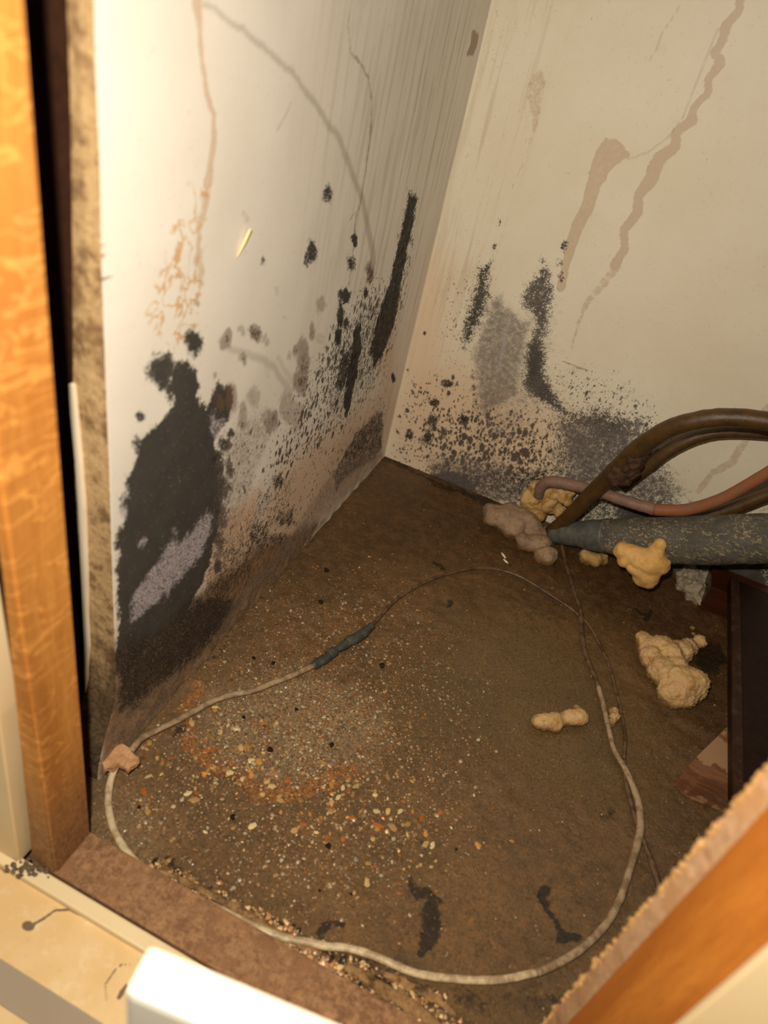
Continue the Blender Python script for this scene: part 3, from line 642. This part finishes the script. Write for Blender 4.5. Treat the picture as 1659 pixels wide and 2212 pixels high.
# ------------------------------------------------------------------ wires
def m_cable(name, a, b, c):
    k = NT(name); n = k.noise(120, 4, .6); f = k.noise(700, 4, .7)
    base = k.mix(k.ss(n, .42, .62), a, b); base = k.mix(k.ss(f, .56, .7, 0, .6), base, c)
    return k.fin(base, .45, f, .3, .0005)
M['cab_pale'] = m_cable('pale_cable', rgb(206, 186, 150), rgb(166, 142, 108), rgb(96, 78, 58))
M['cab_mid'] = m_cable('grimy_cable', rgb(166, 142, 112), rgb(128, 104, 78), rgb(64, 48, 34))
M['cab_dark'] = m_cable('brown_wet_cable', rgb(104, 80, 58), rgb(70, 50, 32), rgb(40, 28, 18))
M['tape'] = m_cable('dark_tape', rgb(58, 60, 56), rgb(78, 78, 70), rgb(34, 34, 30))
def wpts(px, z=.0030, miny=.1792):
    out = []
    for p in px:
        q = onz(p[0], p[1], p[2] if len(p) > 2 else z)
        if q.y < miny: q.y = miny
        out.append(q)
    return out
ca = empty('cable', onz(1000, 2112)); tag(ca, 'pale flat cable looping along the rail and up the right of the floor to foam', 'cable')
A1 = wpts([(262,1638,.009),(247,1662,.006),(236,1700),(234,1740),(244,1785),(264,1825),(292,1860),(330,1886),(378,1914),(430,1944),(490,1972),(545,1999),(585,2016),(620,2026),(660,2034),(705,2044),(740,2046),(790,2058),(835,2076),(870,2092),(905,2104),(960,2112),(1030,2117),(1090,2115),(1160,2100)])
A2 = wpts([(1160,2100),(1210,2078),(1262,2044),(1310,1995),(1340,1940),(1360,1880),(1377,1820),(1384,1780),(1380,1740),(1368,1700),(1350,1660),(1328,1622),(1316,1580),(1305,1530),(1292,1480)])
A3 = wpts([(1292,1480),(1276,1440),(1262,1400),(1256,1350),(1254,1320,.006),(1245,1290,.006),(1232,1250),(1222,1215),(1214,1180,.006),(1208,1160,.012)])
obj('sheath', tube_bm(A1, .0023, 12, .75, 8, .10), M['cab_pale'], ca, True)
obj('sheath', tube_bm(A2, [.0025]*6+[.0029]*3+[.0025]*2+[.0021]*4, 12, .8, 8, .12), M['cab_mid'], ca, True)['label'] = 'grimy stretch of cable'
obj('sheath', tube_bm(A3, [.0021]*3+[.0023]*2+[.0019]*5, 12, .8, 8, .2), M['cab_dark'], ca, True)['label'] = 'brown wet stretch of cable'
cb = empty('cable', onz(740, 1400)); tag(cb, 'thin spliced cable with a black taped joint crossing the middle of the floor', 'cable')
B1 = wpts([(283,1622,.006),(305,1596,.005),(345,1574,.004),(390,1552),(430,1530),(465,1512),(505,1500),(545,1492),(590,1475),(640,1455),(684,1434)])
B2 = wpts([(676,1438,.0040),(700,1424,.0042),(725,1405,.0042),(760,1383,.0042),(785,1367,.0042),(803,1352,.0040)])
B3 = wpts([(800,1354),(818,1336),(845,1305),(885,1275),(930,1252),(975,1238),(1025,1228),(1075,1230),(1125,1246),(1175,1276),(1220,1305),(1250,1328),(1275,1355),(1300,1400),(1318,1445),(1330,1490),(1342,1540),(1350,1590),(1348,1640)], .0022)
B4 = wpts([(1348,1640,.0020),(1352,1690,.0016),(1366,1745,.0016),(1380,1790,.0016),(1394,1825,.0022),(1410,1870),(1422,1910),(1432,1950)], .0026)
obj('sheath', tube_bm(B1, .0023, 12, .85, 8, .1), M['cab_mid'], cb, True)
tj = obj('taped_joint', tube_bm(B2, [.0032,.0038,.0032,.0041,.0040,.0036], 14, .85, 10, .35), M['tape'], cb, True); tj['label'] = 'black taped joint'
obj('sheath', tube_bm(B3, .0015, 10, .9, 8, .25), M['cab_dark'], cb, True)['label'] = 'thin wet brown core'
obj('sheath', tube_bm(B4, [.0018]*5+[.0024]*3, 10, .9, 8, .2), M['cab_dark'], cb, True)
# tape wraps as thin raised bands
for t_ in (.3, .62):
    i = B2[0].lerp(B2[-1], t_); d = (B2[-1]-B2[0]).normalized()
    obj('tape_band', tube_bm([i-d*.0035, i, i+d*.0035], .0043, 14, .85, 4, .1), M['tape'], tj, True)

# torn cardboard flap over the cable ends
M['card'] = m_speck('torn_board', rgb(196, 146, 104), rgb(214, 168, 124), rgb(170, 118, 78), 420, bump=.7)
pp = [(220,1643),(226,1630),(238,1618),(252,1608),(264,1607),(277,1615),(290,1628),(300,1641),(294,1650),(284,1656),(276,1664),(266,1655),(254,1650),(244,1660),(232,1657),(226,1664)]
bm = bmesh.new(); top = []; bot = []
for i, (x, y) in enumerate(pp):
    z = .0125+.004*((x-220)/80); q = onz(x, y, z)
    top.append(bm.verts.new(q)); bot.append(bm.verts.new(q-Vector((0, 0, .0035+.0008*rnd.random()))))
bm.faces.new(top); bm.faces.new(bot[::-1])
for i in range(len(pp)): bm.faces.new((top[i], top[(i+1) % len(pp)], bot[(i+1) % len(pp)], bot[i]))
bmesh.ops.recalc_face_normals(bm, faces=bm.faces)
bmesh.ops.triangulate(bm, faces=[f for f in bm.faces if len(f.verts) > 4])
bmesh.ops.subdivide_edges(bm, edges=bm.edges, cuts=2, use_grid_fill=True)
for v in bm.verts: v.co += Vector((mnoise.noise(v.co*400), mnoise.noise(v.co*400+Vector((3, 0, 0))), mnoise.noise(v.co*300+Vector((0, 5, 0)))))*.0009
o = obj('torn_flap', bm, M['card']); tag(o, 'torn tan board scrap at the foot of the left panel where the cables meet', 'scrap')

# ------------------------------------------------------------------ pipes
def m_pipe(name, a, b, c, rough=.4, sc=60):
    k = NT(name); n = k.noise(sc, 5, .7); f = k.noise(sc*6, 5, .75)
    base = k.mix(k.ss(n, .4, .62), a, b); base = k.mix(k.ss(f, .56, .7, 0, .65), base, c)
    return k.fin(base, rough, f, .35, .001, spec=.5)
M['cu_old'] = m_pipe('aged_brown_pipe', rgb(82, 56, 26), rgb(62, 46, 22), rgb(112, 56, 22))
M['cu_red'] = m_pipe('red_copper', rgb(142, 86, 56), rgb(132, 92, 68), rgb(156, 84, 40), .42)
M['verdi'] = m_pipe('mottled_copper', rgb(132, 98, 82), rgb(116, 90, 78), rgb(172, 158, 128), .55, 90)
M['rust'] = m_pipe('rust_lumps', rgb(74, 46, 24), rgb(52, 34, 18), rgb(110, 60, 26), .8, 160)
def m_insul():
    k = NT('grey_insulation'); n = k.noise(70, 3, .6); w = k.noise(260, 4, .6, k.co((.7, 1, 1.3), (0, .5, 0)), 1.2)
    base = k.mix(k.ss(n, .35, .65), rgb(76, 73, 66), rgb(92, 88, 78))
    pt = k.ma('MULTIPLY', k.ss(w, .54, .60), k.ss(k.noise(28, 2), .33, .5))
    base = k.mix(k.ma('MULTIPLY', pt, .75), base, rgb(158, 142, 110))
    base = k.mix(k.ss(k.noise(800, 4, .8), .55, .7, 0, .35), base, rgb(140, 132, 108))
    return k.fin(base, .75, k.ma('ADD', w, k.noise(500, 3)), .35, .001, spec=.3)
M['insul'] = m_insul()
def path(pts): return [onax(x, y, 1, yy) for x, y, yy in pts]
def prad(P, px): return [r*((p-CAM).dot(FWD))/F for p, r in zip(P, px)]
up_ = [(1190,1150,.655),(1225,1120,.648),(1265,1080,.640),(1325,1022,.628),(1385,965,.615),(1450,924,.605),(1530,904,.60),(1610,903,.60),(1720,920,.60)]
P1 = path(up_)
p1 = empty('pipe', P1[0]); tag(p1, 'aged brown metal pipe arching highest across the back wall', 'pipe')
obj('tube', tube_bm(P1, prad(P1, [15,16,18,20,21,20,20,20,20]), 20, 1, 10, .05), M['cu_old'], p1, True)
pr = [onax(1340,1020,1,.622), onax(1358,1008,1,.620), onax(1330,1030,1,.622), onax(1350,1034,1,.622), onax(1366,1024,1,.62), onax(1372,990,1,.617)]
lump('rust_collar', [(p, r) for p, r in zip(pr, (.0098, .0095, .0085, .0066, .0062, .0090))], M['rust'], p1, amp=.0028, freq=180, seed=3)
P2 = path([(1345,1052,.668),(1400,1008,.668),(1455,968,.668),(1520,940,.668),(1590,932,.668),(1720,940,.668)])
o = obj('pipe', tube_bm(P2, prad(P2, [12,14,15,15,15,15]), 18, 1, 10, .05), M['cu_old'], None, True); tag(o, 'second dark pipe tucked just below the arching brown pipe against the wall', 'pipe')
P3 = path([(1163,1072,.655),(1170,1050,.652),(1192,1040,.650),(1232,1047,.648),(1290,1061,.640),(1350,1082,.632),(1415,1101,.628),(1480,1101,.622),(1550,1081,.615),(1610,1050,.61),(1720,985,.60)])
p3 = empty('pipe', P3[0]); tag(p3, 'thin reddish copper pipe curving in an S out of the upper foam', 'pipe')
obj('tube', tube_bm(P3[6:], prad(P3[6:], [13,13,13,13,14]), 18, 1, 10, .05), M['cu_red'], p3, True)
obj('tube', tube_bm(P3[:7], prad(P3[:7], [11,12,13,13,12,12,13]), 18, 1, 10, .10), M['verdi'], p3, True)['label'] = 'mottled mineral-crusted end'
P4 = path([(1380,1092,.664),(1420,1113,.664),(1480,1122,.662),(1560,1106,.660),(1640,1076,.658),(1730,1040,.655)])
o = obj('pipe', tube_bm(P4, prad(P4, [7,12,13,15,15,15]), 18, 1, 10, .05), M['cu_old'], None, True); tag(o, 'dark brown pipe running directly below the reddish copper pipe', 'pipe')
P5 = path([(1192,1157,.650),(1220,1153,.648),(1260,1154,.644),(1310,1158,.640),(1370,1163,.636),(1440,1167,.632),(1530,1167,.628),(1620,1164,.624),(1760,1160,.62)])
p5 = empty('insulated_pipe', P5[0]); tag(p5, 'thick grey insulated pipe with flaky pale mottling, entering from the right', 'pipe')
rr = prad(P5, [17,22,28,36,45,51,54,55,56])
obj('insulation', tube_bm(P5[2:], rr[2:], 28, 1, 10, .03), M['insul'], p5, True)
M['tapeg'] = m_cable('blue_grey_tape', rgb(78, 80, 76), rgb(94, 94, 86), rgb(56, 56, 50))
obj('tape_wrap', tube_bm(P5[:4], [a*1.06 for a in rr[:4]], 22, 1, 10, .10), M['tapeg'], p5, True)['label'] = 'smooth tape-wrapped tapering end'

# ------------------------------------------------------------------ expanding foam
def m_foam(name, a, b, c, mould=.0):
    k = NT(name); n = k.noise(55, 5, .65); f = k.noise(500, 6, .8); v = k.noise(130, 4, .6)
    base = k.mix(k.ss(n, .38, .62), a, b); base = k.mix(k.ss(v, .54, .68, 0, .75), base, c)
    base = k.mix(k.ss(f, .58, .72, 0, .45), base, rgb(92, 70, 42))
    if mould: base = k.mix(k.ss(k.noise(80, 6, .8), .56, .64, 0, mould), base, rgb(64, 52, 34))
    z = k.n('ShaderNodeSeparateXYZ', {0: k.tc.outputs['Object']}).outputs[2]
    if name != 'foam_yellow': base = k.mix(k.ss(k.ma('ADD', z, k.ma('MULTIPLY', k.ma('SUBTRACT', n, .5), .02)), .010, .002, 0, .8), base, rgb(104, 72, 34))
    return k.fin(base, .6, k.ma('ADD', f, v), .45, .0012, spec=.35)
M['foam_g'] = m_foam('foam_pinkish', rgb(160, 134, 106), rgb(140, 114, 92), rgb(140, 100, 60), .5)
M['foam_y'] = m_foam('foam_yellow', rgb(228, 184, 118), rgb(216, 168, 96), rgb(204, 150, 84))
M['foam_d'] = m_foam('foam_dull', rgb(196, 160, 104), rgb(172, 134, 82), rgb(150, 108, 54), .5)
M['foam_w'] = m_foam('foam_wet', rgb(206, 172, 118), rgb(196, 158, 112), rgb(178, 130, 56), .35)
def balls(lst, y=None, k=1.0):
    out = []
    for t in lst:
        x, yy, r = t[:3]
        if y is None:
            q = onz(x, yy, .01); rm = r*(q-CAM).dot(FWD)/F*k; q = onz(x, yy, rm*.62)
        else:
            q = onax(x, yy, 1, t[3] if len(t) > 3 else y); rm = r*(q-CAM).dot(FWD)/F*k
            if q.z < rm*.5: q = onz(x, yy, rm*.55)
        out.append((q, rm))
    return out
def foam(name, lst, mat, label, y=None, **kw):
    o = lump(name, balls(lst, y), M[mat], None, **kw); return tag(o, label, 'foam')
foam('expanding_foam', [(1068,1112,28),(1095,1118,34),(1128,1128,32),(1110,1140,28),(1145,1146,26),(1128,1168,20),(1150,1172,22),(1172,1178,20),(1160,1158,22),(1187,1203,23),(1172,1200,18),(1183,1150,16),(1186,1166,14)], 'foam_g', 'pinkish grey lump of expanding foam where the pipes enter the floor', seed=1, amp=.0040, freq=62)
foam('expanding_foam', [(1145,1078,24),(1165,1060,24),(1195,1056,20),(1218,1066,18),(1226,1082,14),(1160,1098,22),(1190,1088,22),(1205,1104,14),(1168,1114,10),(1238,1064,10)], 'foam_d', 'yellowish crinkled foam lump behind, under the bent copper pipe', y=.664, seed=2, amp=.0045, freq=95)
foam('expanding_foam', [(1342,1188,20),(1352,1205,18),(1368,1194,22),(1385,1205,26),(1408,1212,34),(1400,1232,34),(1375,1225,22),(1384,1244,20),(1425,1222,26),(1416,1192,20),(1424,1178,13),(1428,1172,8),(1442,1216,12),(1398,1248,20)], 'foam_y', 'smooth yellow foam blob clinging to the grey insulated pipe', y=.606, seed=4, amp=.0036, freq=55, fine=.0002)
foam('expanding_foam', [(1266,1204,17),(1285,1209,18),(1303,1207,15),(1290,1218,11)], 'foam_d', 'small dull foam nugget under the grey insulated pipe', seed=5, amp=.003, freq=90)
foam('expanding_foam', [(1388,1384,20),(1400,1400,22),(1422,1402,30),(1410,1425,28),(1445,1422,34),(1470,1410,30),(1488,1398,20),(1508,1384,17),(1500,1370,8),(1496,1358,5),(1430,1448,34),(1455,1452,34),(1464,1478,42),(1488,1482,40),(1456,1494,36),(1480,1506,30),(1462,1440,14)], 'foam_w', 'largest two-lobed foam chunk lying on the wet floor by the dark board', seed=6, amp=.0036, freq=66, fine=.0008)
foam('expanding_foam', [(1160,1560,16),(1178,1560,20),(1196,1560,21),(1215,1556,15),(1232,1552,19),(1248,1548,22),(1246,1530,12),(1150,1556,9)], 'foam_w', 'elongated foam piece lying alone in the middle of the wet floor', seed=7, amp=.0022, freq=85)
foam('expanding_foam', [(1326,1538,12),(1327,1549,13),(1323,1560,10)], 'foam_w', 'tiny foam nugget between the two cables', seed=8, amp=.0012, freq=200, vox=.0008)
M['plaster'] = m_speck('grey_plaster', rgb(150, 138, 116), rgb(176, 162, 138), rgb(96, 86, 64), 300, bump=.8)
o = lump('plaster_chunk', balls([(1490,1245,26),(1515,1250,22),(1500,1275,24),(1512,1292,16),(1478,1262,18)]), M['plaster'], seed=9, amp=.004, freq=150); tag(o, 'pale grey plaster chunk on the floor beneath the insulated pipe', 'rubble')
q = onz(1088, 1206, .001)
bm = bmesh.new()
for a, b, r in (((1084,1194),(1092,1206),.0013), ((1088,1208),(1098,1217),.0014)):
    tube_bm([onz(*a, .0024), onz((a[0]+b[0])/2, (a[1]+b[1])/2, .0030), onz(*b, .0022)], [r*.7, r, r*.6], 8, .6, 4, .3, bm)
o = obj('white_flake', bm, M['banding'], None, True); tag(o, 'small white flake on the wet floor left of the pinkish foam', 'flake')

# ------------------------------------------------------------------ dark board on battens, right
M['dboard'] = m_speck('dark_stained_board', rgb(38, 17, 9), rgb(30, 13, 7), rgb(22, 9, 5), 260, rough=.4, bump=.4, spec=.25)
M['dlip'] = m_speck('dark_lip', rgb(60, 36, 26), rgb(46, 26, 18), rgb(78, 56, 46), 300, rough=.4, bump=.3)
M['redwood'] = m_wood('wet_red_wood', rgb(78, 36, 16), rgb(58, 26, 11), rgb(40, 17, 8), axis='x', rough=.3, wave=False)
def m_block():
    k = NT('peeling_wood'); g = k.noise(140, 6, .75, k.co((.15, 1, 1), (0, 0, .6))); n = k.noise(60, 5, .7)
    base = k.mix(k.ss(g, .35, .65), rgb(128, 86, 58), rgb(92, 58, 38)); base = k.mix(k.ss(k.noise(22, 4, .6), .5, .54, 0, .85), base, rgb(160, 124, 92))
    base = k.mix(k.ss(g, .6, .72, 0, .6), base, rgb(164, 140, 124))
    return k.fin(base, .5, g, .4, .001)
M['block'] = m_block()
BT, BH = .036, .0075
a = onz(1578, 1240, BT); b = onz(1592, 1740, BT)
db = empty('dark_board', ((a.x+.1), (a.y+b.y)/2, BT-BH)); tag(db, 'dark brown stained board lying on two timber offcuts at the right', 'board')
prism('panel', [(b.x, .28), (.452, .28), (.452, min(a.y, .662)), (a.x, min(a.y, .662))], BT-BH, BT, M['dboard'], db, .001)
prism('edge_lip', [(b.x-.0004, .28), (b.x+.0068, .28), (a.x+.0075, min(a.y, .662)), (a.x-.0004, min(a.y, .662))], BT+.0001, BT+.003, M['dlip'], db, .0008)
p_ = onz(1508, 1312); q_ = onz(1575, 1338)
o = box('timber_offcut', p_.x, .33, p_.y, p_.y+.045, 0, BT-BH-.0003, M['redwood'], None, .001); tag(o, 'wet red-brown timber offcut under the far end of the dark board', 'timber')
A_ = onz(1480, 1722); C_ = onz(1572, 1760); B_ = onz(1572, 1560, BT-BH)
o = prism('timber_offcut', [(A_.x, A_.y), (C_.x, C_.y), (C_.x+.09, C_.y-.02), (C_.x+.09, B_.y+.03), (B_.x+.004, B_.y+.004), (onz(1488, 1650, BT-BH).x, onz(1488, 1650, BT-BH).y)], 0, BT-BH-.0003, M['block'], None, .001); tag(o, 'peeling pale-edged timber offcut under the near end of the dark board', 'timber')

# ------------------------------------------------------------------ debris
def scatter(name, key, n, rmin, rmax, cols, flat=.6, extra=None, seed=1, power=1.0, aniso=1.0, lift=.3):
    r = np.random.default_rng(seed)
    w = Fl.f[key]**power if isinstance(key, str) else key
    w = w.copy(); w[(Fl.V < .1795) | (Fl.U < -.192)] = 0; w /= w.sum()
    idx = r.choice(w.size, n, p=w)
    ico = bmesh.new(); bmesh.ops.create_icosphere(ico, subdivisions=1, radius=1)
    base = np.array([v.co[:] for v in ico.verts]); faces = np.array([[v.index for v in f.verts] for f in ico.faces]); ico.free()
    nv = len(base); co = np.zeros((n, nv, 3)); cc = np.zeros((n, nv, 4)); cc[..., 3] = 1
    for i, k in enumerate(idx):
        R = rmin+(rmax-rmin)*r.random()**4
        sc = np.array([R*(1+(aniso-1)*r.random()+.3*r.random()), R, R*flat*(.6+.6*r.random())])
        p = base*(1+.45*(r.random((nv, 1))-.5))*sc
        a = r.random()*6.28; ca_, sa_ = math.cos(a), math.sin(a)
        p = np.stack([p[:, 0]*ca_-p[:, 1]*sa_, p[:, 0]*sa_+p[:, 1]*ca_, p[:, 2]], 1)
        co[i] = p+np.array([Fl.U[k]+r.uniform(-.002, .002), Fl.V[k]+r.uniform(-.002, .002), Fl.off[k]+sc[2]*lift])
        cc[i, :, :3] = np.array(cols[r.integers(len(cols))])*(.75+.5*r.random())
    me = bpy.data.meshes.new(name); me.from_pydata(co.reshape(-1, 3).tolist(), [], (faces[None]+np.arange(n)[:, None, None]*nv).reshape(-1, 3).tolist())
    at = me.attributes.new('tint', 'FLOAT_COLOR', 'POINT'); at.data.foreach_set('color', cc.astype(np.float32).ravel())
    k = NT(name+'_mat'); M[name] = k.fin(k.atc('tint'), .25, k.noise(900, 4), .3, .0005, spec=.5)
    return link(name, me, M[name])
near = Fl.f['grit']*(.35+vnoise(Fl.U, Fl.V, 60, 11))
stones = [rgb(150, 112, 68), rgb(166, 130, 86), rgb(130, 92, 52), rgb(160, 144, 118), rgb(104, 74, 44), rgb(176, 158, 126), rgb(140, 88, 46)]
o = scatter('gravel', near*(Fl.f['pale']*1.1+.35), 6500, .0004, .0015, stones, seed=2); tag(o, 'wet sandy grit scattered over the left of the floor', 'gravel', kind='stuff')
band = np.clip(1-np.abs((Fl.V-.270)-.10*(Fl.U+.05))/.055, 0, 1)*Fl.f['grit']*(.3+vnoise(Fl.U, Fl.V, 50, 12))
o = scatter('paint_chips', band, 460, .0006, .0023, [rgb(190, 158, 104), rgb(186, 132, 62), rgb(158, 92, 44), rgb(200, 178, 134), rgb(156, 118, 72)], .35, seed=3, aniso=1.7); tag(o, 'pale and orange flakes strewn in front of the sandy patch', 'flakes', kind='stuff')
o = scatter('fine_sand', np.clip(.12+Fl.f['grit']*.5+Fl.f['crumb']*.8, 0, 1)*(1-.75*Fl.f['murk'])*(1-.6*Fl.f['deep']), 9000, .0002, .0007, stones, seed=4); tag(o, 'fine wet sand spread over the whole cabinet floor', 'sand', kind='stuff')
o = scatter('crumbs', Fl.f['crumb'], 1400, .0005, .0020, [rgb(196, 152, 102), rgb(166, 120, 74), rgb(120, 86, 52), rgb(52, 40, 28), rgb(210, 176, 128)], .7, seed=5, aniso=1.5); tag(o, 'rotten board crumbs heaped along the back of the bottom rail', 'crumbs', kind='stuff')
bpel = None
M['pellet'] = m_speck('black_pellet', rgb(20, 17, 16), rgb(34, 28, 24), rgb(14, 12, 10), 600, rough=.3)
SP = ['largest black speck, lying in the pale sandy patch left of centre', 'black speck on the right half of the pale sandy patch', 'round black speck alone between the sandy patch and the rail', 'black speck among the orange flakes at lower left', 'black speck right of the taped cable joint', 'black speck just above the biggest speck in the sandy patch', 'black speck between the pale cable and the biggest speck',
      'black speck left of the taped joint, right one of two near the panel foot', 'black speck left of the taped joint, left one of two near the panel foot', 'black speck up the floor between the left panel and the taped joint', 'uppermost black speck, near the foot of the left panel', 'black speck touching the cable near the left panel', 'leftmost black speck, close to the torn scrap', 'rightmost black speck on the lower half of the floor', 'left one of the two tiny black specks near the rail', 'right one of the two tiny black specks near the rail']
for i_, (x, y, r) in enumerate([(583,1622,6),(716,1611,5),(708,1829,6),(503,1767,6),(825,1440,6),(640,1535,4),(526,1551,4),(590,1434,4),(548,1423,4),(693,1302,5),(705,1234,5),(450,1520,3),(300,1745,4),(985,1836,3),(690,1925,3),(758,1932,3)]):
    q = onz(x, y); rm = r*(q-CAM).dot(FWD)/F
    if bpel is None:
        bm = bmesh.new(); bmesh.ops.create_icosphere(bm, subdivisions=2, radius=.001)
        for v in bm.verts: v.co += v.co*.5*mnoise.noise(v.co*1500); v.co.z *= .8
        bpel = obj('black_pellet', bm, M['pellet'], None, True); o = bpel
    else: o = bpel.copy(); col.objects.link(o)
    o.location = (q.x, q.y, rm*.7); o.scale = (rm/.001,)*3; o.rotation_euler = (0, 0, x)
    tag(o, SP[i_], 'speck', 'black specks on the floor')
# splinters of rotten board at the rail
M['splinter'] = m_speck('rotten_splinter', rgb(150, 114, 74), rgb(192, 152, 104), rgb(72, 52, 34), 260, bump=1, dist=.002, big=rgb(56, 42, 30))
for pts, r, lab in [([(745,2085),(790,2112),(850,2150),(905,2185),(960,2225)], .0040, 'broad rotten board strip against the back of the rail, lower right end'),
                    ([(820,2098),(870,2122),(930,2150),(985,2192)], .0026, 'long thin splinter lying parallel behind the rotten strip'),
                    ([(345,1880),(420,1914),(500,1955),(575,2000),(660,2050)], .0022, 'crumbly board remnant along the upper left of the rail')]:
    P = wpts(pts, .0015, .182)
    o = obj('rotten_splinter', tube_bm(P, [r*.4]+[r]*(len(P)-2)+[r*.4], 12, .40, 24, .7), M['splinter'], None, True); tag(o, lab, 'splinter')
M['straw'] = m_paint('straw', rgb(236, 210, 160), rgb(220, 188, 130))
a = onax(512, 556, 0, XL+.0006); b = onax(541, 494, 0, XL+.0022)
o = obj('straw_sliver', tube_bm([a, (a+b)/2, b], [.0003, .0010, .0008], 8, .5, 4), M['straw'], None, True); tag(o, 'pale straw-like wood sliver stuck to the left panel', 'sliver')
